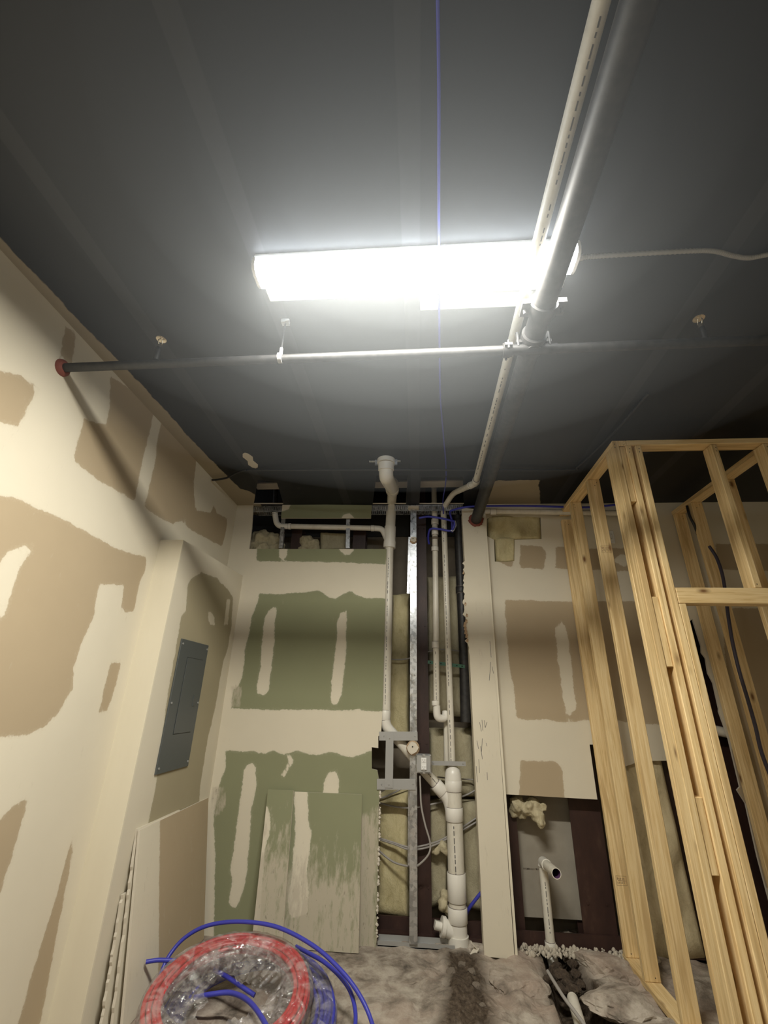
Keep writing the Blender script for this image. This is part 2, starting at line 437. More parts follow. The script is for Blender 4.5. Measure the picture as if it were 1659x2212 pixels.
# chase that carries the breaker panel
CHX, CHY, CHZ = -1.56, 2.69, .975
ch_tan = [lw(p, CHX) for p in (
 [(405,1268),(412,1250),(425,1243),(435,1236),(455,1243),(470,1250),(480,1262),(492,1272),(503,1290),(500,1350),(492,1400),(482,1430),(478,1450),(470,1500),(462,1540),(448,1600),(440,1650),(432,1700),(430,1760),(300,1820),(300,1790),(318,1790),(338,1690),(362,1500),(380,1400),(392,1330),(402,1320),(404,1290)],)]
ch_mud = [lw(p, CHX) for p in ([(450,1322),(457,1322),(463,1335),(464,1350),(455,1350),(450,1338)], [(490,1293),(497,1296),(492,1350),(484,1350)],
                               [(345,1570),(352,1570),(350,1620),(335,1690),(330,1700)])]
struct(sheet('wall_chase_side', (CHX,0,0), YA, ZA, [(CHY,FLOOR),(BACK,FLOOR),(BACK,CHZ+.02),(CHY,CHZ-.02)], .02,
      {'paper': masks(ch_tan, ch_mud), 'dirt': const(0.0)}, [M_olive, M_gyp], .0127), 'right face of the boxed out chase holding the breaker panel', 'wall')
mb = MB()
mb.box((LEFT,CHY-.012,FLOOR),(CHX+.001,CHY,CHZ-.02))
mb.add([(LEFT,CHY,CHZ-.02),(CHX-.0,CHY,CHZ-.02),(CHX-.0,BACK,CHZ+.02),(LEFT,BACK,CHZ+.02)], [(0,1,2,3)])
M_corner = mat('corner_bead_mud', (.76,.705,.56), .85); t = NT(M_corner); t.l(t.mix(t.noise(t.coord('World',(3,3,.5)), 3, 4), (.71,.65,.51), (.80,.745,.60)), t.b.inputs['Base Color'])
struct(mb.build('wall_chase_front', M_corner), 'narrow cream front face of the boxed out panel chase', 'wall')

# back wall, left part: green board
g1_ = bw([(556,1180),(700,1180),(840,1180),(833,1219),(760,1216),(690,1213),(600,1213),(553,1212)])
g2_ = bw([(560,1282),(600,1284),(640,1280),(665,1278),(690,1275),(700,1283),(712,1290),(725,1294),(740,1284),(758,1276),(768,1286),(790,1292),(840,1292),(834,1537),(800,1536),(775,1532),(760,1535),(700,1533),(600,1533),(500,1531),(504,1490),(515,1482),(524,1460),(530,1400),(540,1360),(545,1330),(556,1300)])
g3_ = bw([(488,1622),(540,1624),(575,1628),(590,1622),(612,1630),(640,1623),(668,1628),(690,1630),(716,1624),(740,1632),(760,1637),(785,1625),(820,1618),(822,1800),(815,2100),(460,2100),(464,1850),(462,1760),(472,1700),(486,1660)])
gm = [bw(p) for p in (
 [(602,1180),(622,1180),(620,1200),(612,1212),(603,1205)], [(730,1180),(765,1180),(763,1190),(755,1198),(745,1199),(735,1192)],
 [(572,1335),(580,1320),(592,1312),(598,1313),(594,1340),(592,1400),(585,1450),(580,1490),(570,1502),(556,1500),(555,1480),(562,1440),(566,1380)],
 [(728,1345),(736,1325),(748,1320),(748,1400),(744,1440),(738,1500),(728,1522),(716,1522),(714,1505),(720,1440),(728,1380)],
 [(526,1665),(534,1652),(545,1648),(553,1655),(554,1700),(544,1745),(538,1820),(534,1880),(530,1905),(518,1945),(508,1962),(496,1955),(497,1925),(502,1900),(497,1885),(504,1840),(512,1780),(520,1720)],
 [(700,1690),(710,1668),(726,1664),(732,1680),(731,1730),(698,1730)],
 [(620,1634),(630,1634),(634,1645),(612,1680),(608,1676),(624,1646)],
 [(660,1612),(700,1612),(706,1626),(675,1626)], [(748,1620),(800,1600),(790,1628),(765,1634)])]
dirtb = bw([(770,1760),(820,1740),(815,2100),(540,2100),(560,1960),(700,1900)])
speck = [bw(q) for q in ([(455,1700),(485,1695),(490,1740),(470,1765),(455,1760)], [(500,1480),(522,1480),(522,1530),(498,1530)])]
def dirt_back(P):
    a = np.clip(seg_dist(P, dirtb)/.08+.5, 0, 1)
    for s_ in speck: a = np.maximum(a, .8*np.clip(seg_dist(P, s_)/.02+.5, 0, 1))
    return a
RX = -.278
rg = [(-.279,1.245),(-.279,.9),(-.282,.4),(-.281,.0)] + bw([(823,1588),(817,1590),(817,1616),(803,1614),(803,1661),(815,1664)]) + [(-.292,-.56)]
edge = rg + jag([(-.292,-.56),(-.292,-1.48)], .0035, .03)[:32][1:16] + [(-.292,FLOOR)]
rr = [(-.292+rng.normal()*.003, z) for z in np.linspace(-.60,-1.44,30)]
edge = rg + rr + [(-.292,FLOOR)]
tl = bw([(538,1186),(541,1165),(544,1140),(546,1110),(547,1088)])
out_b = [(LEFT,FLOOR)] + [(LEFT,CEIL)] + tl[::-1] + [(tl[0][0],1.247)] + edge
struct(sheet('wall_back', (0,BACK,0), XA, ZA, out_b, .02, {'paper': masks([g1_,g2_,g3_], gm), 'dirt': dirt_back}, [M_green, M_gyp], .016),
       'green moisture resistant drywall with mud bands left of the open pipe bay', 'wall')
# back wall, right part
RY = 3.775
tan_r = [bw(p, RY) for p in (
 [(1090,1296),(1150,1297),(1230,1300),(1290,1298),(1420,1300),(1480,1420),(1480,1572),(1300,1553),(1220,1560),(1180,1556),(1115,1553),(1112,1500),(1100,1440),(1095,1380)],
 [(1078,1215),(1085,1172),(1100,1176),(1170,1180),(1180,1195),(1175,1230),(1100,1225)],
 [(1200,1180),(1260,1185),(1380,1182),(1380,1235),(1200,1228)],
 [(1125,1643),(1200,1645),(1215,1658),(1220,1740),(1120,1740)],
 [(1545,1175),(1700,1175),(1700,1235),(1550,1230)],
 [(1560,1315),(1900,1310),(1900,2000),(1600,1900)])]
mud_r = [bw(p, RY) for p in ([(1200,1360),(1212,1342),(1225,1360),(1235,1440),(1245,1530),(1225,1552),(1215,1500),(1205,1420)],
                             [(1110,1120),(1125,1165),(1122,1230),(1108,1230)], [(1320,1210),(1345,1195),(1362,1210),(1350,1225)])]
zb = PY(1180,1721,RY).z; xb = PY(1290,1724,RY).x
out_r = [(.615,CEIL),(.615,zb+.005),(xb,zb-.005),(xb,-.265),(1.32,-.262),(1.48,-.285),(1.48,-.40),(1.60,-.36),(2.11,-.34),(2.12,.60),(2.20,.66),(2.215,.45),(2.205,.40),(2.225,.36),(2.215,.25),(2.235,.18),(2.23,.0),(2.225,-.02),(2.245,-.2),(2.24,-.5),(2.215,-.52),(2.25,-.60),(2.24,-.9),(2.25,FLOOR),(XR,FLOOR),(XR,CEIL)]
hole_r = bw([(1052,1120),(1058,1117),(1168,1117),(1170,1164),(1112,1166),(1111,1212),(1090,1214),(1069,1213),(1067,1166),(1052,1158)], RY)
dirt_r = lambda P: np.zeros(len(P))
struct(sheet('wall_back_right', (0,RY,0), XA, ZA, out_r, .03, {'paper': masks(tan_r, mud_r), 'dirt': dirt_r}, [M_tan, M_gyp], .016, [hole_r]),
       'mudded tan drywall behind the wood framing, cut away along its bottom', 'wall')
# pilaster strip between the bays
def scr(P): return np.zeros(len(P))
plx0, plx1, PLY = .403, .596, 3.70
torn = [(plx0-abs(rng.normal())*.012-(.012 if (z < 1.0 and z > .55) else 0), z) for z in np.linspace(1.12,.38,40)]
out_p = [(plx0-.004,FLOOR+.01),(plx1-.01,FLOOR+.005),(plx1,1.60),(plx0-.005,1.62)] + torn + [(plx0,.34)]
pil = sheet('wall_pilaster', (0,PLY,0), XA, ZA, out_p, .02, {'paper': const(-1.0), 'dirt': const(0.12)}, [M_tan, M_gyp], .016)
struct(pil, 'tall narrow cream drywall strip standing right of the pipe bay', 'wall')
mb = MB()
mb.box((plx1-.004,PLY+.004,FLOOR),(plx1+.012,RY+.02,1.60)); mb.box((plx0+.005,PLY+.018,FLOOR),(plx0+.02,RY+.10,1.60))
struct(mb.build('wall_pilaster_return', M_corner), 'cream side returns of the narrow drywall strip', 'wall')
# ceiling with three cut openings
holes_c = [cl(p) for p in ([(557,1037),(598,1042),(604,1060),(612,1089),(548,1089)], [(813,1027),(881,1027),(877,1089),(805,1089)], [(909,1031),(1000,1031),(1002,1089),(906,1089)])]
bare_c = [[(LEFT-.1,-3.5),(-1.70,-3.5),(-1.70,.6),(-1.675,1.1),(-1.655,1.5),(-1.62,2.0),(-1.61,2.6),(-1.575,3.2),(-1.555,3.40)] + cl([(530,1058),(547,1064)]) + [(-1.5,4.2),(LEFT-.1,4.2)],
          cl([(1064,1038),(1165,1037),(1166,1095),(1052,1095)])]
def seams(P):
    d = np.full(len(P), -1.0)
    for x0 in (-1.335, -.655, -.018, 1.25, 1.89, 2.5): d = np.maximum(d, .036-np.abs(P[:,0]-x0))
    d = np.maximum(d, .02-np.abs(P[:,0]-.61))
    return d
ce = sheet('ceiling', (0,0,CEIL), YA, XA, [(YB,LEFT-.02),(YB,XR),(3.99,XR),(3.99,LEFT-.02)], .045,
      {'bare': (lambda P: masks(bare_c)(P[:, ::-1])), 'seam': (lambda P: seams(P[:, ::-1]))}, [M_ceil, M_gyp], .0127, [[(b, a) for a, b in h] for h in holes_c])
struct(ce, 'black painted drywall ceiling with faint taped seams and cut openings', 'ceiling')
# what lies outside the drywall: outer sheathing, deck above, rest of the hall
OUT = 4.14
mb = MB(); mb.box((-2.0,OUT,FLOOR-.2),(XR,OUT+.05,1.50)); struct(mb.build('wall_outer', M_sheath), 'brown outer sheathing seen at the back of the open stud bays', 'wall')
mb = MB(); mb.box((-2.0,OUT-.01,1.50),(XR,OUT+.05,2.3)); mb.box((-2.0,3.0,2.05),(XR,OUT+.05,2.12)); mb.box((-2.0,2.9,CEIL+.02),(XR,2.94,2.1))
struct(mb.build('trim_deck', M_deck), 'black roof deck edge above the ceiling openings', 'deck')
mb = MB(); mb.box((LEFT-.02,YB-.05,FLOOR),(XR,YB,CEIL)); struct(mb.build('wall_rear', M_corner), 'cream wall behind the viewer', 'wall')
mb = MB(); mb.box((XR,YB,FLOOR),(XR+.05,OUT,CEIL)); struct(mb.build('wall_right', M_corner), 'cream wall far to the right', 'wall')
# small cut strip of green board over the upper opening
o = sheet('drywall_strip', (0,BACK,0), XA, ZA, bw([(607,1119),(801,1119),(803,1091),(610,1089)]), .02,
      {'paper': masks([bw([(590,1080),(820,1080),(820,1125),(590,1125)])], [bw([(604,1085),(628,1088),(624,1100),(606,1106)]), bw([(735,1121),(742,1110),(757,1109),(766,1121)])]), 'dirt': const(0.0)}, [M_green, M_gyp], .016)
tag(o, 'short horizontal green drywall strip fixed just under the slotted ceiling track', 'drywall')

# floor: broken slab
tr_poly = [(.80,3.95),(.96,3.95),(.98,3.6),(1.05,3.3),(1.00,3.0),(.98,2.5),(.95,1.8),(.72,1.8),(.74,2.5),(.72,2.9),(.72,3.2),(.74,3.45)]
dp = [PZ(a, b, FLOOR) for a, b in [(955,2062),(1035,2058),(1050,2090),(1060,2130),(1085,2240),(930,2240),(955,2160),(965,2110)]]
dp_poly = [(p.x, p.y) for p in dp]
def hfn(P):
    x, y = P[:,0], P[:,1]
    s = np.zeros(len(P))
    for k in range(26):
        a = 6.283*((k*.618) % 1); f = 6+k*2.6
        s += np.sin((x*math.cos(a)+y*math.sin(a))*f+k*1.7)*(.011/(1+.16*k))
    near = np.clip((y-1.6)/.5, 0, 1)
    d = seg_dist(P, tr_poly); d2 = seg_dist(P, dp_poly)
    rough = np.clip((x+.35)/.5, .12, 1)
    return s*near*rough*.8 - .16*np.clip((d+.01)/.06, 0, 1) + .02*np.clip(d2/.08+.3, 0, 1)*np.abs(np.sin(x*40)*np.sin(y*37))
def fdirt(P): return np.maximum(seg_dist(P, tr_poly)+.02, seg_dist(P, dp_poly)-.02)
struct(sheet('floor', (0,0,FLOOR), XA, YA, [(LEFT-.02,1.2),(XR,1.2),(XR,4.2),(LEFT-.02,4.2)], .03, {'dirt': fdirt}, [M_conc, M_conc], .25, relief=hfn),
       'broken dusty concrete slab with a soil filled trench', 'floor')
mb = MB(); mb.box((LEFT-.02,YB,FLOOR-.25),(XR,1.2,FLOOR)); struct(mb.build('floor_slab', M_conc), 'plain concrete slab under the viewer', 'floor')

# ------------------------------------------------------------------ ceiling light
L0, L1 = -.655, .625
lt = thing('ceiling_light', 'lit four foot white wraparound light on the black ceiling', 'light', (-.02,1.32,CEIL))
mb = MB(); mb.box((L0-.01,1.215,1.662),(L1+.01,1.435,CEIL), bev=.004); mb.build('housing', M_white, lt)
def wrap(x0, x1, m, shrink=0):
    prof = [(1.212,1.662),(1.212,1.625),(1.222,1.605),(1.245,1.596),(1.295,1.596),(1.318,1.605),(1.328,1.625),(1.328,1.662)]
    b = MB(); n = len(prof)
    vs = [(x, y, z) for x in (x0, x1) for y, z in prof]
    b.add(vs, [(i, i+1, n+i+1, n+i) for i in range(n-1)], m, True); b.add(vs, [tuple(range(n))[::-1], tuple(range(n, 2*n))], m); return b
wrap(L0, L1, 0).build('diffuser', M_diff, lt)
for x in (L0-.012, L1): wrap(x, x+.012, 0).build('end_cap', M_white, lt)
al = area_light('lamp_glow', (-.02,1.27,1.585), 1.22, .11, LAMP_P, (1.0,.955,.84)); al.data.spread = math.radians(176); al.parent = lt; al.location = Vector((0,-.05,-.101))
mb = MB(); mb.box((.02,1.45,1.674),(.60,1.53,CEIL), bev=.002); mb.tube([(.035,1.475,1.668),(.035,1.475,1.675)], .004, 8)
solo('cover_plate', mb, M_white, 'flat white metal cover plate screwed to the ceiling beside the lit fixture', 'cover plate')
# two more fixtures of the same kind light the hall behind the viewer
for k, yy in enumerate((-2.2,)):
    l2 = thing('ceiling_light', 'white ceiling light behind the viewer', 'light', (.3,yy,CEIL))
    mb = MB(); mb.box((-.4,yy-.1,1.662),(.95,yy+.1,CEIL)); mb.build('housing', M_white, l2)
    mb = MB(); mb.box((-.38,yy-.06,1.60),(.93,yy+.06,1.662)); mb.build('diffuser', M_white, l2)
    a2 = area_light('lamp_glow', (0,0,0), 1.25, .12, ROOM_P, (1.0,.93,.80)); a2.parent = l2; a2.location = (0,0,-.1)

# added haze volumes standing in for the lens glow around the lamp
def haze(name, c, r, dens, label):
    """round volume of added glow haze, even inside, thinning to nothing at its outline"""
    m = bpy.data.materials.new(name); m.use_nodes = True; nt = m.node_tree; nt.nodes.remove(nt.nodes['Principled BSDF'])
    v_ = nt.nodes.new('ShaderNodeVolumeScatter'); v_.inputs['Density'].default_value = dens; v_.inputs['Anisotropy'].default_value = .35
    v_.inputs['Color'].default_value = (.88,.94,1,1); nt.links.new(v_.outputs[0], nt.nodes['Material Output'].inputs['Volume'])
    bm = bmesh.new(); bmesh.ops.create_icosphere(bm, subdivisions=5, radius=1)
    for v in bm.verts: v.co = Vector((v.co.x*r[0], v.co.y*r[1], min(v.co.z*r[2], CEIL-.003-c[2])))
    me = bpy.data.meshes.new(name); bm.to_mesh(me); bm.free(); me.materials.append(m)
    o = bpy.data.objects.new(name, me); COL.objects.link(o); o.location = c
    return tag(o, label, 'haze', None, 'stuff')
for k, lab in enumerate(('thinnest outermost shell of added glow haze under the ceiling', 'wide shell of added glow haze inside the outermost one', 'middle shell of added glow haze before the lit fixture', 'smaller shell of added glow haze closer to the lit fixture', 'small shell of added glow haze hugging the lit fixture', 'smallest shell of added glow haze at the heart of the glow')):
    q = 1.0-.14*k
    haze('glow_haze', (0,.62+.045*k,1.55), (1.55*q,1.25*q,1.10*q), HAZE, lab)

# ------------------------------------------------------------------ sprinkler pipes
SY, SZ = 1.565, 1.452
sp = thing('sprinkler_branch_pipe', 'thin black sprinkler pipe running across under the ceiling from left wall to right', 'pipe', (LEFT,SY,SZ))
MB().tube([(LEFT+.0,SY+.015,SZ),(.39,SY,SZ)], .021, 20).build('pipe', M_black, sp)
MB().tube([(.62,SY,SZ),(XR,SY-.02,SZ)], .021, 20).build('pipe', M_black, sp)
MB().tube([(LEFT,SY+.015,SZ),(LEFT+.012,SY+.015,SZ),(LEFT+.02,SY+.015,SZ)], [.042,.040,.026], 20).build('wall_ring', M_ring, sp)
mb = MB(); mb.tube([(.385,SY,SZ),(.425,SY,SZ)], .031, 20); mb.tube([(.425,SY,SZ),(.62,SY,SZ)], .024, 16)
mb.beam((.405,SY-.042,SZ),(.405,SY+.042,SZ), .034, .014); mb.tube([(.405,SY-.036,SZ-.022),(.405,SY-.036,SZ+.022)], .006, 8); mb.tube([(.405,SY+.036,SZ-.022),(.405,SY+.036,SZ+.022)], .006, 8)
mb.build('grooved_coupling', M_black, sp)
MX, MZ, MR = .519, 1.500, .046
mp_ = thing('sprinkler_main_pipe', 'thick black sprinkler main running from overhead down the ceiling to the back wall', 'pipe', (MX,0,MZ))
MB().tube([(MX+.005,YB,MZ),(MX,3.745,MZ)], MR, 36).build('pipe', M_black, mp_)
mb = MB()
for yy in (1.38,):
    mb.tube([(MX,yy-.03,MZ),(MX,yy+.03,MZ)], MR+.012, 32)
    for sx in (-1, 1):
        mb.beam((MX+sx*(MR+.025),yy-.035,MZ),(MX+sx*(MR+.025),yy+.035,MZ), .034, .024)
        mb.tube([(MX+sx*(MR+.028),yy-.0,MZ-.035),(MX+sx*(MR+.028),yy,MZ+.035)], .008, 8)
mb.build('grooved_coupling', M_black, mp_)
mb = MB(); mb.tube([(MX,SY-.05,MZ-.004),(MX,SY+.05,MZ-.004)], MR+.010, 32); mb.tube([(MX,SY,MZ),(MX,SY,SZ-.012)], .034, 20)
mb.beam((MX-MR-.03,SY,MZ-.02),(MX+MR+.03,SY,MZ-.02), .05, .016)
for sx in (-1, 1): mb.tube([(MX+sx*(MR+.022),SY-.02,MZ-.045),(MX+sx*(MR+.022),SY-.02,MZ+.03)], .007, 8)
mb.build('mechanical_tee', M_black, mp_)
mb = MB(); cpt = Vector((MX,PLY,MZ)); ring = []
for k in range(40):
    a = 2*math.pi*k/40; ring.append((MX+math.cos(a)*(MR+.016+rng.random()*.012), PLY-.004-rng.random()*.006, MZ+math.sin(a)*(MR+.014+rng.random()*.012)))
inn = [(MX+math.cos(2*math.pi*k/40)*(MR-.002), PLY-.012, MZ+math.sin(2*math.pi*k/40)*(MR-.002)) for k in range(40)]
mb.add(ring+inn, [(k, (k+1) % 40, 40+(k+1) % 40, 40+k) for k in range(40)]); mb.add([(v[0],v[1]+.008,v[2]) for v in ring], [tuple(range(40))])
mb.build('wall_ring', M_ring, mp_)
def head(x, y, label):
    h = bpy.data.objects.new('sprinkler_head', None); COL.objects.link(h); h.parent = sp; h.location = Vector((x,SY,SZ)) - world_loc(sp)
    MB().tube([(x,SY,SZ+.015),(x,SY,SZ+.09)], .012, 12).build('riser', M_black, h)
    mb = MB(); z = SZ+.09
    mb.tube([(x,SY,z),(x,SY,z+.02)], [.012,.009], 12)
    for s_ in (-1,1): mb.tube(spline([(x,SY+s_*.006,z+.015),(x,SY+s_*.016,z+.035),(x,SY+s_*.003,z+.055)], 5), .003, 6)
    mb.build('frame', M_brass, h)
    mb = MB(); n = 20
    for k in range(n):
        a = 2*math.pi*k/n; mb.beam((x,SY,z+.056),(x+math.cos(a)*.024,SY+math.sin(a)*.024,z+.053), .0058, .0016)
    mb.tube([(x,SY,z+.053),(x,SY,z+.060)], .012, 14); mb.build('deflector', M_brass, h)
ph = PZ(357,752,1.58); head(ph.x, ph.y, 'small chrome upright sprinkler head on the branch pipe near the left wall')
ph = PZ(1505,702,1.58); head(ph.x, ph.y, 'small chrome upright sprinkler head on the branch pipe near the right edge')
hx = PZ(600,760,SZ).x
hg = thing('pipe_hanger', 'thin metal hanger rod and clip holding the branch pipe left of the light', 'hanger', (hx,SY,CEIL))
MB().tube([(hx,SY+.0,SZ+.02),(hx,SY,CEIL-.01)], .0045, 8).build('rod', M_black, hg)
mb = MB(); mb.tube([(hx-.009,SY,SZ),(hx+.009,SY,SZ)], .0245, 20); mb.beam((hx,SY,SZ+.02),(hx,SY,SZ+.06), .012, .012); mb.build('strap', M_strap, hg)
mb = MB(); mb.beam((hx-.018,SY,CEIL-.012),(hx+.018,SY,CEIL-.012), .028, .02); mb.tube([(hx+.006,SY-.02,CEIL-.02),(hx+.025,SY-.02,CEIL-.02)], .005, 8); mb.build('clamp', M_strap, hg)

# ------------------------------------------------------------------ PVC piping
def seg_pts(pts, ys): return [PY(a, b, y) for (a, b), y in zip(pts, ys)]
def printed(mb, a, b, r, toward=Vector((0,-1,0)), dash=.02, gap=.012, wd=.0022, skip=.25, side=.25):
    a = Vector(a); b = Vector(b); t = (b-a); L = t.length; t.normalize()
    n = (toward - toward.dot(t)*t).normalized(); w = t.cross(n)
    n2 = (n*math.cos(side)+w*math.sin(side)); w2 = t.cross(n2); s_ = .03
    while s_ < L-.04:
        d = dash*(.4+rng.random()*1.3)
        if rng.random() > skip:
            c0 = a+t*s_+n2*(r+.0007); c1 = a+t*min(L, s_+d)+n2*(r+.0007)
            mb.add([c0-w2*wd, c1-w2*wd, c1+w2*wd, c0+w2*wd], [(0,1,2,3)], 1)
        s_ += d+gap*(.3+rng.random())
def coupling(a, d, r, L, parent, name='coupling', m=None):
    a = Vector(a); d = Vector(d).normalized(); b = MB()
    b.tube([a-d*L/2, a-d*(L/2-.002), a+d*(L/2-.002), a+d*L/2], [r*.97, r, r, r*.97], 28)
    for s_ in (-1, 1): b.tube([a+d*s_*L/2, a+d*s_*(L/2+.0022)], r*.955, 28, m=1)
    return b.build(name, [m or M_pvcw, M_joint], parent)

# stack at the right edge of the green board
pst = thing('drain_stack', 'white plastic drain stack rising from the wall bay beside the green board into the ceiling', 'pipe', PY(838,1560,3.80))
hub = Vector((-.235,2.93,CEIL))
A0 = hub; A1 = hub+Vector((.0,.03,-.16)); A2 = Vector((-.212,3.50,1.70)); A3 = PY(845,1085,3.80); A4 = PY(841,1185,3.80); A5 = PY(833,1550,3.80)
mb = MB(); mb.tube([hub+Vector((0,0,0)), hub+Vector((0,.0,-.035))], .068, 32); mb.tube([hub+Vector((0,0,-.03)), hub+Vector((0,.01,-.085))], .060, 32); mb.build('hub', M_pvcw, pst)
mb = MB(); mb.beam(hub+Vector((-.13,0,-.012)), hub+Vector((.11,0,-.012)), .022, .004)
for sx in (-1, 1): mb.beam(hub+Vector((sx*.075,0,-.045)), hub+Vector((sx*.075,0,0)), .02, .012)
mb.build('hanger_strap', M_galv, pst)
bend = fillet([hub+Vector((0,.005,-.07)), hub+Vector((0,.03,-.17)), hub+Vector((.012,.62,.06))], .13, 8)
B1 = PZ(848,1057,1.73); B2 = PY(842,1092,3.80); B2.z = 1.66
bend = fillet([hub+Vector((0,.005,-.06)), hub+Vector((0,.03,-.13)), B1], .12, 8)
MB().tube(bend, .054, 28).build('elbow', M_pvcw, pst)
dv = (B2-B1).normalized()
mb = MB(); mb.tube([B1-(B1-A1).normalized()*.05, B1+dv*.02], .058, 28); mb.tube([B1-(B1-hub).normalized()*.14, B1-(B1-hub).normalized()*.10], .060, 28); mb.build('coupling', M_pvc, pst)
MB().tube(fillet([B1, PY(846,1085,3.80), A4], .06, 6), .043, 28).build('pipe', M_pvc, pst)
mb = MB(); mb.tube([PY(845,1105,3.80), PY(843,1140,3.80)], .0455, 28); mb.tube([PY(843,1138,3.80), PY(842,1172,3.80)], .052, 28); mb.tube([PY(842,1170,3.80), PY(841,1184,3.80)], .056, 28)
mb.build('tee_fitting', M_pvcw, pst)
mb = MB(); mb.tube([A4, A5], .038, 28); printed(mb, A4, A5, .038, side=.1); mb.build('pipe', [M_pvc, M_print], pst)
c1 = PY(832,1545,3.80); coupling(c1, (0,0,1), .043, .07, pst)
D1 = PY(833,1568,3.80); D2 = PY(968,1725,3.85)
dd = (D2-D1).normalized()
MB().tube(fillet([c1, D1, D1+dd*.11], .06, 6), .041, 24).build('elbow', M_pvcw, pst)
mb = MB(); mb.tube([D1+dd*.08, D2-dd*.05], .036, 24); printed(mb, D1+dd*.3, D2-dd*.08, .036, side=-.3); mb.build('pipe', [M_pvc, M_print], pst)
coupling(D2-dd*.09, dd, .046, .08, pst)
MB().tube(fillet([D2-dd*.07, D2-dd*.0, PY(979,1768,3.85)], .05, 6), .043, 24).build('elbow', M_pvcw, pst)
# branch to the left
bp_ = fillet([PY(842,1165,3.80), PY(836,1140,3.81), PY(700,1138,3.81), PY(602,1138,3.81), PY(593,1118,3.81), PY(598,1072,3.81)], .07, 7)
br = thing('branch_drain_pipe', 'thin white plastic pipe crossing the upper opening above the green board', 'pipe', PY(700,1138,3.81))
P0, P1 = PY(806,1141,3.81), PY(627,1137,3.81)
MB().tube([P0, P1], .025, 20).build('pipe', M_pvc, br)
MB().tube(fillet([P0, PY(826,1142,3.81), PY(836,1165,3.80)], .06, 7), .0275, 20).build('elbow', M_pvcw, br)
coupling(PY(805,1141,3.81), (1,0,0), .0295, .03, br)
MB().tube(fillet([P1, PY(598,1137,3.81), PY(594,1108,3.81)], .10, 8), .027, 20).build('elbow', M_pvcw, br)
coupling(PY(626,1137,3.81), (1,0,0), .0295, .025, br); coupling(PY(594,1108,3.81), (0,0,1), .0305, .03, br)
MB().tube([PY(594,1108,3.81), PY(597,1030,3.81)], .024, 20).build('riser', M_black, br)

# left of the two vent risers
pc = thing('vent_riser_pipe', 'narrower white vent riser with a hooked bottom elbow in the pipe bay', 'pipe', PY(944,1540,3.84))
yC = 3.84
mb = MB(); mb.tube([PY(937,1040,yC+.02), PY(939,1125,yC)], .026, 20); mb.tube([PY(939,1110,yC), PY(941,1270,yC), PY(943,1520,yC)], .0255, 20)
printed(mb, PY(941,1400,yC), PY(943,1515,yC), .0255, side=.1); mb.build('pipe', [M_pvc, M_print], pc)
for (cy_, L, r_) in ((1128,.05,.034),(1148,.07,.031),(1186,.04,.032),(1393,.05,.030),(1519,.035,.031)): coupling(PY(941 if cy_ > 1200 else 939.5, cy_, yC), (0,0,1), r_, L, pc)
coupling(PY(940,1163,yC), (0,0,1), .029, .02, pc, 'tape_band', M_sheath)
MB().tube(fillet([PY(943,1524,yC), PY(944,1552,yC), PY(962,1552,yC+.03), PY(963,1538,yC+.05)], .05, 8), .029, 20).build('elbow', M_pvcw, pc)
MB().tube(fillet([PY(962,1540,yC+.07), PY(964,1560,yC+.09), PY(965,1650,yC+.09)], .04, 5), .022, 16).build('pipe', M_pvc, pc)
# right of the two, sloping in from the ceiling run
pb = thing('ceiling_vent_pipe', 'long white plastic pipe hung along the main then dropping down the pipe bay', 'pipe', PY(975,1650,3.83))
RXp, RZp = .468, 1.60
run_end = PZ(1028,1040,RZp); mb = MB(); mb.tube([(RXp-.002,YB,RZp), (run_end.x, run_end.y, RZp)], .0235, 20)
printed(mb, (RXp,.2,RZp), (RXp,1.2,RZp), .0235, toward=Vector((0,0,-1)), side=.2); printed(mb, (RXp-.01,1.8,RZp), (RXp-.02,3.0,RZp), .0235, toward=Vector((0,0,-1)), side=.2)
mb.build('pipe', [M_pvc, M_print], pb)
yB = 3.82
E1 = Vector((run_end.x, run_end.y+.03, RZp)); E2 = PY(978,1066,3.62); E3 = PY(957,1100,yB)
coupling(Vector((run_end.x, run_end.y-.01, RZp)), (0,1,0), .030, .05, pb)
MB().tube(fillet([Vector((run_end.x,run_end.y,RZp)), E1, E1+(E2-E1).normalized()*.09], .05, 6), .0275, 20).build('elbow', M_pvcw, pb)
coupling(E1+(E2-E1).normalized()*.09, (E2-E1), .030, .03, pb)
MB().tube(fillet([E1+(E2-E1).normalized()*.08, E2, E3, PY(958,1120,yB)], .08, 7), .0245, 20).build('pipe', M_pvc, pb)
mb = MB(); a, b = PY(958.5,1112,yB), PY(977,1655,yB+.02); mb.tube([a, b], .0255, 20); printed(mb, a, b, .0255, side=.35, skip=.15); mb.build('pipe', [M_pvc, M_print], pb)
# thick lower stack
tk = thing('lower_drain_stack', 'thick white drain pipe with cleanout standing at the bottom of the pipe bay', 'pipe', PY(990,2050,3.84))
yT = 3.84
top = PY(978,1658,yT); bot = PY(990,2046,yT)
mb = MB(); mb.tube([PY(977.5,1655,yT),PY(978,1662,yT),PY(978.5,1672,yT),PY(979,1690,yT)], [.030,.050,.0595,.062], 28); mb.build('reducer', M_pvcw, tk)
mb = MB(); a, b = PY(979,1680,yT), PY(989,1990,yT); mb.tube([a, b], .0575, 28); printed(mb, PY(980,1770,yT), PY(986,1900,yT), .0575, side=.1, wd=.003, dash=.025); mb.build('pipe', [M_pvc, M_print], tk)
for (x_, y_, L, r_) in ((979.5,1697,.07,.0625),(981,1758,.085,.064),(986.5,1915,.16,.064),(988.5,1975,.085,.066)): coupling(PY(x_,y_,yT), (0,0,1), r_, L, tk)
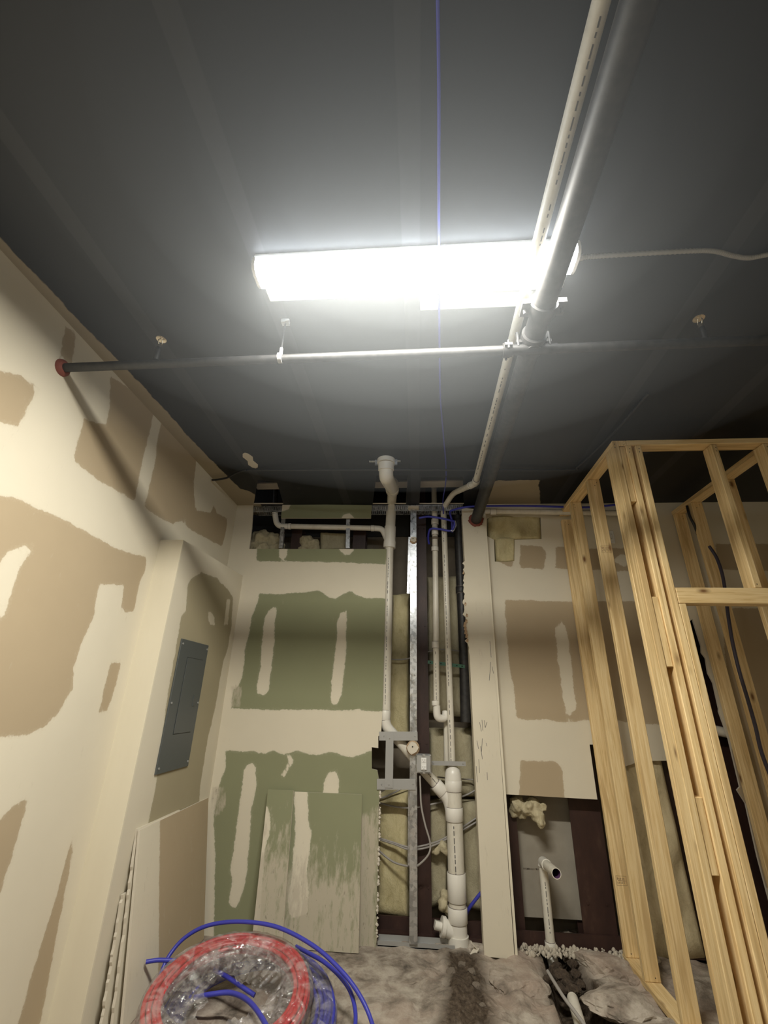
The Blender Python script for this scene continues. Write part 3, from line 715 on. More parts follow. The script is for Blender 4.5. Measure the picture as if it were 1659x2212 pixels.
mb = MB(); mb.tube([PY(989,1985,yT), PY(990,2022,yT)], .060, 28); mb.tube([PY(990,2020,yT), PY(990.5,2047,yT)], .068, 28); mb.build('tee_fitting', M_pvcw, tk)
co_a = PY(986,2010,yT); co_b = PY(966,1992,yT-.02)
mb = MB(); dco = Vector((-1,-.15,.22)).normalized()
mb.tube([co_a+Vector((-.01,0,-.01)), co_a+dco*.085], .048, 24); mb.build('cleanout_hub', M_pvcw, tk)
mb = MB(); mb.tube([co_a+dco*.08, co_a+dco*.105], .056, 24); mb.tube([co_a+dco*.105, co_a+dco*.15], .030, 4); mb.build('cleanout_plug', M_pvcw, tk)
# black pipe
bk = thing('black_drain_pipe', 'tall black plastic pipe in shadow beside the torn drywall strip', 'pipe', PY(1012,1540,3.90))
MB().tube([PY(988,1092,3.90), PY(1003,1420,3.90), PY(1006,1560,3.90)], .042, 24).build('pipe', M_black, bk)
coupling(PY(996,1275,3.90), (0,0,1), .047, .06, bk, m=M_black)
MB().tube([PY(1000,1105,3.97), PY(1016,1560,3.97)], .03, 20).build('sleeve', M_black, bk)
# horizontal run at the right under the ceiling
hr = thing('horizontal_drain_pipe', 'white plastic pipe running level along the top of the right wall behind the studs', 'pipe', PY(1200,1107,3.68))
MB().tube([PY(1047,1104,3.69), PY(1380,1109,3.69)], .0245, 20).build('pipe', M_pvc, hr)
coupling(PY(1065,1105,3.69), (1,0,0), .029, .05, hr)
# stub out in the right opening
so = thing('stub_out_pipe', 'white plastic stub out pipe rising from the trench with its open end facing forward', 'pipe', PY(1188,2085,3.83))
a, b = PY(1190,2045,3.84), PY(1173,1872,3.84)
mb = MB(); mb.tube([a, b], .0295, 24); printed(mb, b, a, .0295, side=.1); mb.build('pipe', [M_pvc, M_print], so)
coupling(PY(1189,2040,3.84), (0,0,1), .035, .03, so)
MB().tube(fillet([a, PY(1190,2058,3.84), PY(1200,2100,3.80)], .05, 5), .034, 24).build('sweep', M_pvcw, so)
T0 = PY(1173,1862,3.84); T1 = PY(1202,1887,3.52)
MB().tube(fillet([b, T0, T0+(T1-T0)*.3], .05, 7), .034, 24).build('elbow', M_pvcw, so)
mb = MB(); dT = (T1-T0).normalized(); mb.tube([T0+dT*.06, T1], .0295, 24, caps=False); 
ringo = MB(); mb.tube([T1, T0+dT*.16], [.0255,.0255], 24, m=1, caps=False)
# rim
u = dT.orthogonal().normalized(); w = dT.cross(u)
ro = [T1+(u*math.cos(2*math.pi*k/24)+w*math.sin(2*math.pi*k/24))*.0295 for k in range(24)]; ri = [T1+(u*math.cos(2*math.pi*k/24)+w*math.sin(2*math.pi*k/24))*.0255 for k in range(24)]
mb.add(ro+ri, [(k, (k+1) % 24, 24+(k+1) % 24, 24+k) for k in range(24)], 0)
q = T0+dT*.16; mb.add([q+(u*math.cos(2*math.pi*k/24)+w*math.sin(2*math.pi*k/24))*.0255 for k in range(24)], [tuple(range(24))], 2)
mb.build('open_stub', [M_pvc, M_purple, M_dark], so)

# ------------------------------------------------------------------ steel framing in the wall bays
# slotted deflection track
def track(x0, x1):
    b = MB(); zt = CEIL-.002; zb_ = zt-.062
    for y in (3.769, 3.86):
        b.box((x0,y,zt-.012),(x1,y+.0012,zt)); b.box((x0,y,zb_),(x1,y+.0012,zb_+.012))
        x = x0
        while x < x1:
            b.box((x,y,zb_+.01),(min(x+.011,x1),y+.0012,zt-.01)); x += .0185
    b.box((x0,3.769,zt-.0012),(x1,3.861,zt))
    return b
solo('slotted_track', track(-1.56, -.02), M_galv, 'slotted galvanized deflection track along the ceiling over the green wall', 'metal track')
solo('slotted_track', track(-.018, .42), M_galv, 'slotted galvanized deflection track along the ceiling over the pipe bay', 'metal track')
mb = MB(); q = PY(893,1096,3.735); mb.box((q.x-.05,3.728,q.z-.012),(q.x+.05,3.768,q.z+.014)); mb.box((q.x-.035,3.722,q.z-.006),(q.x+.02,3.73,q.z+.012))
solo('drywall_scrap', mb, M_gyp, 'scrap of drywall stuck on the slotted track above the metal stud', 'drywall scrap')
def cstud(name, pts, wd, y, label, depth=.035, group=None, m=None):
    """C shaped metal stud: web plus two flanges, between two points on the plane y"""
    a, b = PY(*pts[0], y), PY(*pts[1], y); a = Vector((a.x,y,a.z)); b = Vector((b.x,y,b.z)); mb = MB()
    mb.beam(a, b, wd, .0015, up=YA)
    e = Vector((wd/2,0,0)); dy = Vector((0,depth/2,0))
    for s_ in (-1, 1): mb.beam(a+e*s_+dy, b+e*s_+dy, .0015, depth, up=YA)
    for s_ in (-.55, .55):
        mb.beam(a+e*s_+Vector((0,-.001,0)), b+e*s_+Vector((0,-.001,0)), .003, .002, up=YA)
    return solo(name, mb, m or M_galv, label, 'metal stud', group)
cstud('metal_stud', [(893,1100),(893,2040)], .052, 3.752, 'full height galvanized metal stud in the middle of the open pipe bay')
cstud('metal_stud', [(885,1160),(882,1282)], .022, 3.775, 'short narrow metal stud hanging left of the full height stud')
cstud('metal_stud', [(612,1118),(606,1184)], .034, 3.79, 'shiny metal stud in the upper opening near its left elbow')
cstud('metal_stud', [(752,1118),(751,1184)], .034, 3.79, 'shiny metal stud in the middle of the upper opening')
cstud('metal_stud', [(885,1700),(884,1870)], .02, 3.80, 'short dark metal stud left of the full height stud low in the bay')
def column(px, w_, y, ztop, zbot, label):
    p = PY(px[0], px[1], y); mb = MB()
    mb.box((p.x-w_/2,y,zbot),(p.x+w_/2,y+.008,ztop)); mb.box((p.x-.004,y+.008,zbot),(p.x+.004,y+.13,ztop)); mb.box((p.x-w_/2,y+.13,zbot),(p.x+w_/2,y+.138,ztop))
    for z in np.arange(zbot+.3, ztop, .9):
        for s_ in (-1,1): mb.tube([(p.x+s_*w_*.28,y-.006,z),(p.x+s_*w_*.28,y+.001,z)], .008, 6)
    return solo('steel_column', mb, M_rust, label, 'steel column')
column((912,1400), .095, 3.90, 2.0, FLOOR-.02, 'dark red steel column behind the metal stud in the pipe bay')
column((640,1165), .10, 3.92, 1.52, FLOOR, 'dark red steel column behind the left stud of the upper opening')
column((776,1165), .12, 3.92, 1.52, FLOOR, 'dark red steel column behind the middle stud of the upper opening')
column((1106,1900), .13, 3.90, 1.50, FLOOR-.05, 'dark red steel column at the left side of the right opening')
column((1283,1900), .22, 3.88, 1.50, FLOOR-.05, 'wide dark red steel column right of the stub out pipe')
column((1462,1850), .22, 3.90, 1.50, FLOOR-.05, 'dark red steel column behind the wood corner post')
column((1640,1850), .40, 3.95, 1.50, FLOOR-.05, 'dark red steel column seen through the wood doorway')
mb = MB(); mb.box((.62,3.86,FLOOR-.01),(XR,3.875,FLOOR+.09)); mb.box((.62,3.86,FLOOR-.01),(XR,3.95,FLOOR))
solo('steel_base_channel', mb, M_rust, 'dark red steel channel along the floor behind the wood framing', 'steel channel')
mb = MB(); mb.box((RX-.02,3.93,FLOOR-.01),(.43,3.945,FLOOR+.10)); mb.box((RX-.02,3.87,FLOOR-.01),(.43,3.945,FLOOR+.03))
solo('steel_base_channel', mb, M_rust, 'dark red steel channel along the floor behind the drain pipes', 'steel channel')
mb = MB(); mb.box((RX-.005,3.765,FLOOR-.005),(.22,3.84,FLOOR+.006)); mb.box((RX-.005,3.835,FLOOR),(.22,3.837,FLOOR+.035)); mb.box((RX-.005,3.765,FLOOR),(.22,3.767,FLOOR+.028))
solo('bottom_track', mb, M_strap, 'dusty galvanized bottom track on the floor of the pipe bay', 'metal track')
# grey backing plates
bkp = thing('strap_bracket', 'grey flat steel strap bracket with two crosspieces beside the outlet box', 'bracket', PY(845,1640,3.742))
def strap(p, q, w_, y, name='strap'):
    a, b = PY(*p, y), PY(*q, y); a = Vector((a.x,y,a.z)); b = Vector((b.x,y,b.z)); mb = MB(); mb.beam(a, b, w_, .0025, up=YA)
    d = (b-a).normalized()
    for c in (a+d*.035, b-d*.02): mb.tube([c+Vector((0,-.005,0)), c+Vector((0,0,0))], .0048, 8, m=1)
    return mb.build(name, [M_strap, M_galv], bkp)
strap((819,1590),(902,1590), .060, 3.742); strap((814,1694),(898,1694), .068, 3.742); strap((842,1584),(840,1702), .058, 3.737)
strap((926,1648),(1006,1650), .030, 3.80, 'strap')
# outlet box
ob = thing('outlet_box', 'metal junction box with a white duplex outlet mounted beside the metal stud', 'outlet box', PY(914,1650,3.71))
p = PY(915,1650,3.70); bx, bz = p.x, p.z
mb = MB(); mb.box((bx-.058,3.705,bz-.062),(bx+.058,3.765,bz+.062), bev=.008); mb.box((bx-.048,3.703,bz-.052),(bx+.048,3.706,bz+.052), m=1)
for sx in (-1,1):
    for sz in (-1,1): mb.tube([(bx+sx*.05,3.698,bz+sz*.056),(bx+sx*.05,3.706,bz+sz*.056)], .005, 8)
mb.build('box', [M_galv, M_strap], ob)
def duplex(cx_, y, cz_, parent, sc_=1.0):
    mb = MB()
    mb.box((cx_-.017*sc_,y-.006,cz_-.033*sc_),(cx_+.017*sc_,y,cz_+.033*sc_), bev=.003)
    for s_ in (-1,1):
        zc_ = cz_+s_*.019*sc_
        mb.box((cx_-.014*sc_,y-.0085,zc_-.012*sc_),(cx_+.014*sc_,y-.005,zc_+.012*sc_), bev=.002)
        for dx in (-.006,.006): mb.box((cx_+dx*sc_-.001,y-.0092,zc_-.002),(cx_+dx*sc_+.001,y-.0084,zc_+.007*sc_), m=1)
        mb.box((cx_-.002,y-.0092,zc_-.009*sc_),(cx_+.002,y-.0084,zc_-.005*sc_), m=1)
    return mb.build('receptacle', [M_white, M_print], parent)
duplex(bx+.002, 3.700, bz, ob, 1.2)
mb = MB(); mb.box((bx-.008,3.697,bz-.062),(bx+.010,3.701,bz+.062)); mb.build('mounting_strap', M_galv, ob)
# wall outlet on the right wall
wo = thing('wall_outlet', 'white duplex outlet high on the right drywall seen between the studs', 'outlet', PY(1318,1160,RY))
p = PY(1318,1160,RY-.004); mb = MB(); mb.box((p.x-.036,RY-.006,p.z-.058),(p.x+.036,RY-.0005,p.z+.058), bev=.002); mb.build('cover_plate', M_white, wo)
duplex(p.x, RY-.006, p.z, wo)
# drywall scraps on screws
def knob(px_, py_, y, r, label):
    c = PY(px_, py_, y); mb = MB(); n = 14; rr_ = [r*(.75+.35*rng.random()) for _ in range(n)]
    f = [(c.x+math.cos(2*math.pi*k/n)*rr_[k], y-.012-rng.random()*.006, c.z+math.sin(2*math.pi*k/n)*rr_[k]) for k in range(n)]
    b = [(c.x+math.cos(2*math.pi*k/n)*r*1.1, y+.006, c.z+math.sin(2*math.pi*k/n)*r*1.1-.006) for k in range(n)]
    mb.add(f+b, [tuple(range(n))[::-1]] + [(k, (k+1) % n, n+(k+1) % n, n+k) for k in range(n)] + [tuple(range(n, 2*n))])
    mb.m = [1]+[0]*(len(mb.m)-1); mb.tube([(c.x-.003,y-.021,c.z+.005),(c.x-.003,y-.01,c.z+.005)], .005, 8, m=2)
    return solo('drywall_scrap', mb, [M_torn, M_gyp, M_nail], label, 'drywall scrap')
knob(893,1166,3.74,.028,'small torn drywall bit still screwed to the top of the metal stud')
knob(892,1614,3.73,.046,'larger torn drywall bit screwed to the metal stud beside the strap bracket')
# joist flanges above the ceiling openings
mb = MB(); a = PZ(800,1044,1.80); b = PZ(1040,1044,1.80); mb.box((-1.5,a.y-.02,1.80),(1.0,a.y+.10,1.812)); mb.box((-1.5,a.y+.04,1.812),(1.0,a.y+.048,2.05))
M_joist = mat('primed_joist', (.42,.38,.32), .6); solo('roof_joist', mb, M_joist, 'pale steel roof joist crossing above the ceiling openings', 'joist')

# ------------------------------------------------------------------ insulation
def batt(name, cs, y, depth, m, label, bulge=.03, n=26, amp=.008, seed=0, cat='insulation', parent=None):
    """cs: four corners in the photo (tl, tr, br, bl) placed on plane y; a closed soft slab"""
    C = [PY(a, b, y) for a, b in cs]; mb = MB(); vs = []
    nz_ = max(n, int(n*((C[0]-C[3]).length/max(.05,(C[0]-C[1]).length))*.6)); r_ = np.random.default_rng(seed+3)
    ph_ = r_.random((10,3))*6.28; fr_ = r_.random((10,2))*34+8
    for j in range(nz_+1):
        v = j/nz_
        for i in range(n+1):
            u_ = i/n
            p = (C[0]*(1-u_)+C[1]*u_)*(1-v)+(C[3]*(1-u_)+C[2]*u_)*v
            e = min(u_, 1-u_, v*1.5, (1-v)*1.5)
            s_ = sum(math.sin(p.x*fr_[k][0]+ph_[k][0])*math.sin(p.z*fr_[k][1]*.6+ph_[k][1]) for k in range(10))/3
            k_ = min(1, e/.16); rnd = math.sqrt(max(0, 1-(1-k_)**2))
            jx = (s_*.6)*amp if (i in (0, n)) else 0; jz = (s_*.8)*amp*1.5 if (j in (0, nz_)) else 0
            vs.append((p.x+jx, y+depth*.5-(bulge+depth*.5)*rnd - s_*amp*k_, p.z+jz))
    f = [(j*(n+1)+i, (j+1)*(n+1)+i, (j+1)*(n+1)+i+1, j*(n+1)+i+1) for j in range(nz_) for i in range(n)]
    mb.add(vs, f, 0, True)
    B = len(vs); bv = [(x_, y+depth, z_) for x_, _, z_ in vs]
    ringi = [i for i in range(n+1)] + [j*(n+1)+n for j in range(1, nz_+1)] + [nz_*(n+1)+i for i in range(n-1, -1, -1)] + [j*(n+1) for j in range(nz_-1, 0, -1)]
    rv = [vs[i] for i in ringi]; bvv = [(a[0], y+depth, a[2]) for a in rv]; L = len(rv)
    mb.add(rv+bvv, [(k, (k+1) % L, L+(k+1) % L, L+k) for k in range(L)], 0, True); mb.add(bvv, [tuple(range(L))], 0)
    if parent is not None: return mb.build(name, m, parent)
    return solo(name, mb, m, label, cat)
IY = 4.03
batt('insulation_batt', [(848,1282),(884,1282),(884,1602),(832,1602)], IY, .07, M_ins, 'long yellow insulation batt between the drain stack and the metal stud', seed=1)
batt('insulation_batt', [(922,1243),(992,1243),(1003,1548),(924,1542)], IY, .07, M_insg, 'dusty insulation batt behind the vent risers', seed=2)
batt('insulation_batt', [(926,1572),(1022,1572),(1030,1722),(926,1722)], IY, .07, M_insg, 'dusty insulation batt behind the outlet box and lower pipes', seed=3)
batt('insulation_batt', [(814,1715),(884,1705),(884,1990),(812,1978)], IY-.04, .08, M_ins, 'yellow insulation batt at the bottom left of the pipe bay', seed=4)
batt('insulation_batt', [(926,1730),(968,1730),(966,1950),(926,1968)], IY-.02, .08, M_insg, 'dusty insulation batt low in the bay left of the thick drain', seed=5)
batt('insulation_batt', [(995,1730),(1046,1730),(1052,1975),(1004,1965)], IY-.02, .08, M_insg, 'dusty insulation batt low in the bay right of the thick drain', seed=6)
batt('insulation_wad', [(690,1150),(752,1152),(752,1190),(690,1190)], 3.97, .08, M_insg, 'dusty insulation filling the middle of the upper opening', .03, seed=9)
batt('insulation_wad', [(1050,1114),(1170,1114),(1172,1168),(1052,1170)], 3.80, .08, M_ins, 'pale insulation showing in the upper slot of the right drywall', .03, seed=10, n=40, amp=.016)
batt('insulation_wad', [(1066,1162),(1114,1160),(1113,1216),(1070,1216)], 3.80, .08, M_ins, 'pale insulation showing in the lower notch of the right drywall', .03, seed=11, amp=.014)
batt('insulation_batt', [(1330,1560),(1412,1566),(1528,2078),(1400,2082)], 3.86, .10, M_insp, 'torn pale insulation batt standing behind the left wood studs', .05, seed=12, amp=.020, n=44)
# torn edge tufts and hanging wad
M_wad = fluff('hanging_fiberglass', (.25,.20,.11), (.52,.46,.31), (.70,.64,.48))
def wad(pts, label, seed, rr_=.05, sq=.6):
    r_ = np.random.default_rng(seed); bm = bmesh.new()
    for (a, b, y, r) in pts:
        ret = bmesh.ops.create_icosphere(bm, subdivisions=3, radius=r, matrix=Matrix.Translation(PY(a, b, y)))
    me = bpy.data.meshes.new('insulation_wad'); bm.to_mesh(me); bm.free(); me.materials.append(M_wad)
    o = bpy.data.objects.new('insulation_wad', me); COL.objects.link(o)
    c = PY(pts[0][0], pts[0][1], pts[0][2]); me.transform(Matrix.Translation(-c)); o.location = c
    rm = o.modifiers.new('merge', 'REMESH'); rm.mode = 'VOXEL'; rm.voxel_size = .011
    tx = bpy.data.textures.new('fluff', 'CLOUDS'); tx.noise_scale = .05; d = o.modifiers.new('fluff', 'DISPLACE'); d.texture = tx; d.strength = .05
    for p_ in me.polygons: p_.use_smooth = True
    rm.use_smooth_shade = True
    return tag(o, label, 'insulation')
wad([(1118,1735,3.86,.05),(1140,1745,3.84,.05),(1160,1760,3.82,.045),(1150,1735,3.86,.045),(1170,1778,3.80,.035),(1128,1758,3.88,.04),(1175,1745,3.84,.025),(1110,1750,3.90,.04)], 'crumpled yellow insulation sagging into the top of the right opening', 3)
wad([(958,1830,3.90,.03),(940,1835,3.92,.03),(966,1842,3.9,.025)], 'small pale wad of wrap beside the thick drain pipe', 5)
wad([(962,1935,3.90,.03),(958,1955,3.90,.035),(970,1970,3.9,.03)], 'pale rag like wad above the cleanout of the thick drain', 6)
wad([(565,1166,3.92,.10),(585,1172,3.95,.10),(550,1182,3.90,.075),(600,1186,3.95,.08),(570,1192,3.9,.10)], 'round wad of yellow insulation at the left end of the upper opening', 11)
wad([(662,1172,3.96,.075),(676,1180,3.96,.07),(660,1195,3.96,.08)], 'wad of yellow insulation right of the first column in the upper opening', 12)
# backer board in the right opening and plaster above the slots
mb = MB(); a = PY(1118,1720,3.99); b = PY(1245,2022,3.99); mb.box((.60,3.99,FLOOR+.12),(1.17,4.0,-.40)); solo('backer_board', mb, M_greyboard, 'plain grey brown board behind the stub out pipe', 'board')
mb = MB(); p = PY(1130,1876,3.985)
for k in range(10):
    x_ = p.x+.004*k*2.6; mb.box((x_,3.988,p.z-.004-.002*rng.random()),(x_+.012*rng.random()+.006,3.9895,p.z+.004))
solo('board_print', mb, mat('faded_board_print', (.22,.19,.15), .9), 'faded printed line across the grey brown board', 'print')

# ------------------------------------------------------------------ breaker panel
bp0 = PX(392,1383,CHX+.004); bp1 = PX(332,1682,CHX+.004)
y0, y1, z0, z1 = 2.895, 3.295, -.435, .345
pn = thing('breaker_panel', 'grey metal breaker panel cover set in the side of the chase', 'breaker panel', (CHX,(y0+y1)/2,z0))
mb = MB(); mb.box((CHX+.001,y0,z0),(CHX+.011,y1,z1), bev=.002); mb.build('cover', M_panel, pn)
mb = MB(); dy0, dy1, dz0, dz1 = y0+.115, y1-.06, z0+.21, z1-.11
mb.box((CHX+.010,dy0-.004,dz0-.004),(CHX+.0116,dy1+.004,dz1+.004), m=1); mb.box((CHX+.011,dy0,dz0),(CHX+.0145,dy1,dz1), bev=.001); mb.build('door', [M_panel, M_panel2], pn)
mb = MB(); mb.box((CHX+.0145,dy1-.045,dz0+.16),(CHX+.018,dy1-.015,dz0+.23), m=0); mb.box((CHX+.018,dy1-.036,dz0+.19),(CHX+.0185,dy1-.026,dz0+.21), m=1); mb.build('latch', [M_panel, M_print], pn)
for yy in (y0+.02, y1-.02):
    for zz in (z0+.03, (z0+z1)/2, z1-.03):
        MB().tube([(CHX+.010,yy,zz),(CHX+.015,yy,zz)], .007, 10).build('screw', M_strap, pn)

# ------------------------------------------------------------------ wood stud framing
FY0, FY1 = 2.57, 2.659
TX, TD = .038, .089
ZT = 1.596; ZB = FLOOR+.004
def wood(name, cx_, cy_, cz_, L, axis, parent, flat=(TX,TD), stamp=None, nails=True):
    """one board in its own local frame with length along local Z, then turned"""
    w_, d_ = flat; mb = MB(); mb.box((-w_/2,-d_/2,0),(w_/2,d_/2,L), bev=.003)
    if nails and axis == 'Z':
        for z in (.02, L-.025, L-.05):
            x_ = (random.random()-.5)*w_*.5
            mb.tube([(x_,-d_/2-.0008,z),(x_,-d_/2+.001,z)], .0032, 8, m=1)
    if stamp is not None:
        z = stamp; x0 = -w_/2+.012; x1 = w_/2-.012; yf = -d_/2-.0006
        for (a, b, c, d) in ((x0,x1,z,z+.002),(x0,x1,z+.05,z+.052),(x0,x0+.002,z,z+.05),(x1-.002,x1,z,z+.05),(x0+.01,x1-.008,z+.024,z+.027)):
            mb.box((a,yf,c),(b,yf+.001,d), m=2)
        for k in range(5): mb.box((x0+.006+k*.01,yf,z+.008+random.random()*.004),(x0+.010+k*.01,yf+.001,z+.020), m=2)
        for k in range(5): mb.box((x0+.006+k*.01,yf,z+.031),(x0+.011+k*.01,yf+.001,z+.043-random.random()*.004), m=2)
    o = mb.build(name, [M_wood, M_nail, M_stamp], None)
    o.location = Vector((cx_,cy_,cz_)) - (world_loc(parent) if parent else Vector((0,0,0))); o.parent = parent
    if axis == 'X': o.rotation_euler = (0, math.pi/2, 0)
    if axis == 'Y': o.rotation_euler = (-math.pi/2, 0, 0)
    return o
SX = 1.27
side = thing('wood_stud_wall', 'left side run of pale pine stud framing reaching back to the drywall', 'stud wall', (SX+TD/2,3.2,FLOOR))
front = thing('wood_stud_wall', 'front run of pine framing with corner post, door header and cripple studs', 'stud wall', (SX+.3,FY0+TD/2,FLOOR))
inner = thing('wood_stud_wall', 'far right run of pine framing seen through the wood doorway', 'stud wall', (2.26,3.2,FLOOR))
# side wall: plates run along Y, studs are 89 wide in X
yw = RY-.002
for nm, z in (('top_plate', ZT-TX), ('bottom_plate', ZB)):
    o = wood(nm, SX+TD/2, FY1+.001 if nm == 'bottom_plate' else FY0+.001, z+TX/2, yw-(FY1 if nm == 'bottom_plate' else FY0)-.002, 'Y', side, (TD,TX), nails=False)
sl = ZT-TX-(ZB+TX)-.002; zs = ZB+TX+.001
p = PZ(1336,2051,FLOOR+.045)
for yy, st in ((3.735, .36), (3.475, None), (3.07, 2.42)):
    ln = sl if yy < 3.7 else sl-.05
    wood('stud', SX+TD/2, yy, zs, ln, 'Z', side, (TD,TX), stamp=st)
wood('stud', SX+TD/2, FY1+.020, zs, sl, 'Z', side, (TD,TX))
# front wall: plates along X, studs 38 wide in X and 89 deep
wood('top_plate', SX+TD+.001, FY0+TD/2, ZT-TX/2, XR-SX-TD-.4, 'X', front, (TX,TD), nails=False)
o = wood('bottom_plate', SX, FY0+TD/2, ZB+TX/2, .27, 'X', front, (TX,TD), nails=False)
xs = SX
def fs(x, z0_=zs, L=sl, name='stud'): return wood(name, x+TX/2, FY0+TD/2, z0_, L, 'Z', front, (TX-.001,TD))
zst = ZT-TX-.001
fs(SX, zs, sl+TX-.002); fs(SX+.0775); fs(SX+.1375)
HB = .535
wood('jack_stud', SX+.1375+.0385+TX/2, FY0+TD/2, zs, HB-zs-.002, 'Z', front, (TX-.001,TD), nails=False)
for ztop_, zbot_ in ((1.556,1.18),(.60,.17),(-.53,-.90)):
    a_ = PY(1380,1080,2.58)
for pt, pb_ in (((1353,960),(1372,1082)),((1405,1288),(1432,1440)),((1490,1722),(1530,1893))):
    zt_ = min(zst-.004, PY(*pt, FY0).z); zb2 = PY(*pb_, FY0).z
    wood('spacer_block', SX+.058, FY0+TD/2+.004, zb2, zt_-zb2, 'Z', front, (TX-.002,TD-.008), nails=False)
hl = XR-.4-(SX+.1375+.0385)
wood('header', SX+.1375+.040, FY0+TX/2, HB+TD/2, hl, 'X', front, (TD,TX), nails=False)
wood('header', SX+.1375+.040, FY0+TX*1.5+.001, HB+TD/2, hl, 'X', front, (TD,TX), nails=False)
for x in (1.872, 2.185, 2.235, 2.70, 3.1): wood('cripple_stud', x+TX/2, FY0+TD/2, HB+TD+.001, zst-HB-TD-.004, 'Z', front, (TX,TD))
# inner wall
IX = 2.24
wood('top_plate', IX+TD/2, FY1+.004, ZT-TX/2, yw-FY1-.006, 'Y', inner, (TD,TX), nails=False)
wood('bottom_plate', IX+TD/2, FY1+.004, ZB+TX/2, yw-FY1-.006, 'Y', inner, (TD,TX), nails=False)
for yy in (3.74, 3.50, 3.09, 2.70): wood('stud', IX+TD/2, yy, zs, sl, 'Z', inner, (TD,TX))

# ------------------------------------------------------------------ leaning boards
def lean(name, top_l, top_r, bot_l, bot_r, attrs_px, mats, label, thick=.0127, res=.018, torn_side=None, dirt=0.0, cat='drywall'):
    """board through four room points; the pattern polygons are traced on its own plane"""
    O = Vector(bot_l); U = (Vector(bot_r)-O).normalized(); Vv = Vector(top_l)-O; Vv = (Vv-Vv.dot(U)*U).normalized(); N = U.cross(Vv)
    def uv(p): d = Vector(p)-O; return (d.dot(U), d.dot(Vv))
    outl = [uv(bot_l), uv(bot_r), uv(top_r), uv(top_l)]
    if torn_side is not None:
        i = torn_side; a, b = outl[i], outl[(i+1) % 4]; n_ = 34
        mid = [(a[0]+(b[0]-a[0])*k/n_+rng.normal()*.003, a[1]+(b[1]-a[1])*k/n_+rng.normal()*.003) for k in range(1, n_)]
        outl = outl[:i+1]+mid+outl[i+1:]
    def px2(q): return [uv(PP(a, b, O, N)) for a, b in q]
    pos = [px2(q) for q in attrs_px[0]]; neg = [px2(q) for q in attrs_px[1]]
    dfn = dirt if callable(dirt) else const(dirt)
    o = sheet(name, O, U, Vv, outl, res, {'paper': masks(pos, neg), 'dirt': dfn}, mats, thick)
    return tag(o, label, cat)
# tan board leaning on the chase
tzl = PX(303,1790,CHX+.03)
bt0, bt1 = PX(303,1793,CHX+.03), PX(461,1722,CHX+.03)
bb1 = PZ(471,2042,FLOOR+.005); bb0 = PZ(290,2235,FLOOR+.005)
xo = CHX+.15
bb0 = Vector((xo, bt0.y-.02, FLOOR+.005)); bb1 = Vector((xo-.02, 3.70, FLOOR+.005)); bt1 = Vector((CHX+.03, 3.71, bt0.z+.0)); 
lean('leaning_drywall_board', bt0, bt1, bb0, bb1, ([[(346,1750),(440,1720),(455,1722),(462,2100),(340,2300)]], []), [M_tan, M_gyp], 'large tan drywall offcut leaning upright against the chase below the breaker panel', .014, dirt=.15)
for k, (dx, dyy, h_, lab) in enumerate(((.075, -.03, .80, 'narrow torn drywall offcut on edge directly behind the large tan offcut'), (.035, -.055, .52, 'short torn drywall offcut nearest the left wall by the chase corner'))):
    a0 = Vector((CHX+dx+.03, bt0.y+dyy, FLOOR+.005)); a1 = Vector((CHX+dx+.03, bt0.y+dyy+.5, FLOOR+.005)); tp = Vector((CHX+.012+.006*k, bt0.y+dyy+.035, FLOOR+h_)); tp1 = Vector((CHX+.012+.006*k, bt0.y+dyy+.5, FLOOR+h_))
    lean('leaning_drywall_board', tp, tp1, a0, a1, ([], []), [M_tan, M_gyp], lab, .014, torn_side=3)
# green boards on the back wall
def dgrad(z_full, z_none):
    return lambda P: np.clip((z_none-P[:,1])/(z_none-z_full), 0, 1)
a, b = PY(579,1705,3.70), PY(634,1708,3.70); a.z = b.z = (a.z+b.z)/2
c, d = PZ(548,2062,FLOOR+.005), PZ(612,2062,FLOOR+.005); c.y = d.y = 3.57; c.x = PY(540,2070,3.57).x; d.x = PY(607,2070,3.57).x
lean('leaning_drywall_board', a, b, c, d, ([[(500,1600),(700,1600),(700,2200),(500,2200)]], [[(560,1750),(578,1740),(585,1780),(570,1850),(560,1990),(530,2080),(500,2080)]]), [M_green, M_gyp], 'narrow green drywall strip leaning on the back wall beside the wide green offcut', .014, dirt=dgrad(.35,.85))
a, b = PY(634,1710,3.728), PY(782,1716,3.728); b.z = a.z
c = PY(600,2050,3.645); d = PY(775,2050,3.645); c.z = d.z = FLOOR+.005
lean('leaning_drywall_board', a, b, c, d, ([[(600,1600),(900,1600),(900,2200),(560,2200)]],
   [[(636,1700),(664,1700),(666,1770),(672,1800),(668,1850),(662,1890),(668,1930),(664,1975),(625,1985),(622,1940),(632,1880),(638,1800)]]), [M_green, M_gyp], 'wide green drywall offcut with a white mud stripe leaning on the back wall', .014, dirt=dgrad(.25,.66))
# pencil marks on the pilaster
mb = MB()
for (a, b, c, d) in ((1036,1560,1040,1580),(1041,1555,1043,1578),(1046,1556,1048,1572),(1048,1572,1052,1560),(1030,1600,1034,1618),(1042,1595,1040,1625),(1034,1640,1036,1670),(1050,1605,1052,1612),(1058,1385,1061,1420),(1060,1430,1057,1470),(1063,1440,1066,1455),(1029,1655,1031,1690),(1052,1668,1053,1685),(1038,1612,1042,1640)):
    p, q_ = PY(a, b, PLY-.0008), PY(c, d, PLY-.0008); mb.beam(p, q_, .003, .0006, up=YA)
o = mb.build('pencil_marks', M_print, None); o.parent = pil; o.location = -pil.location
o = None
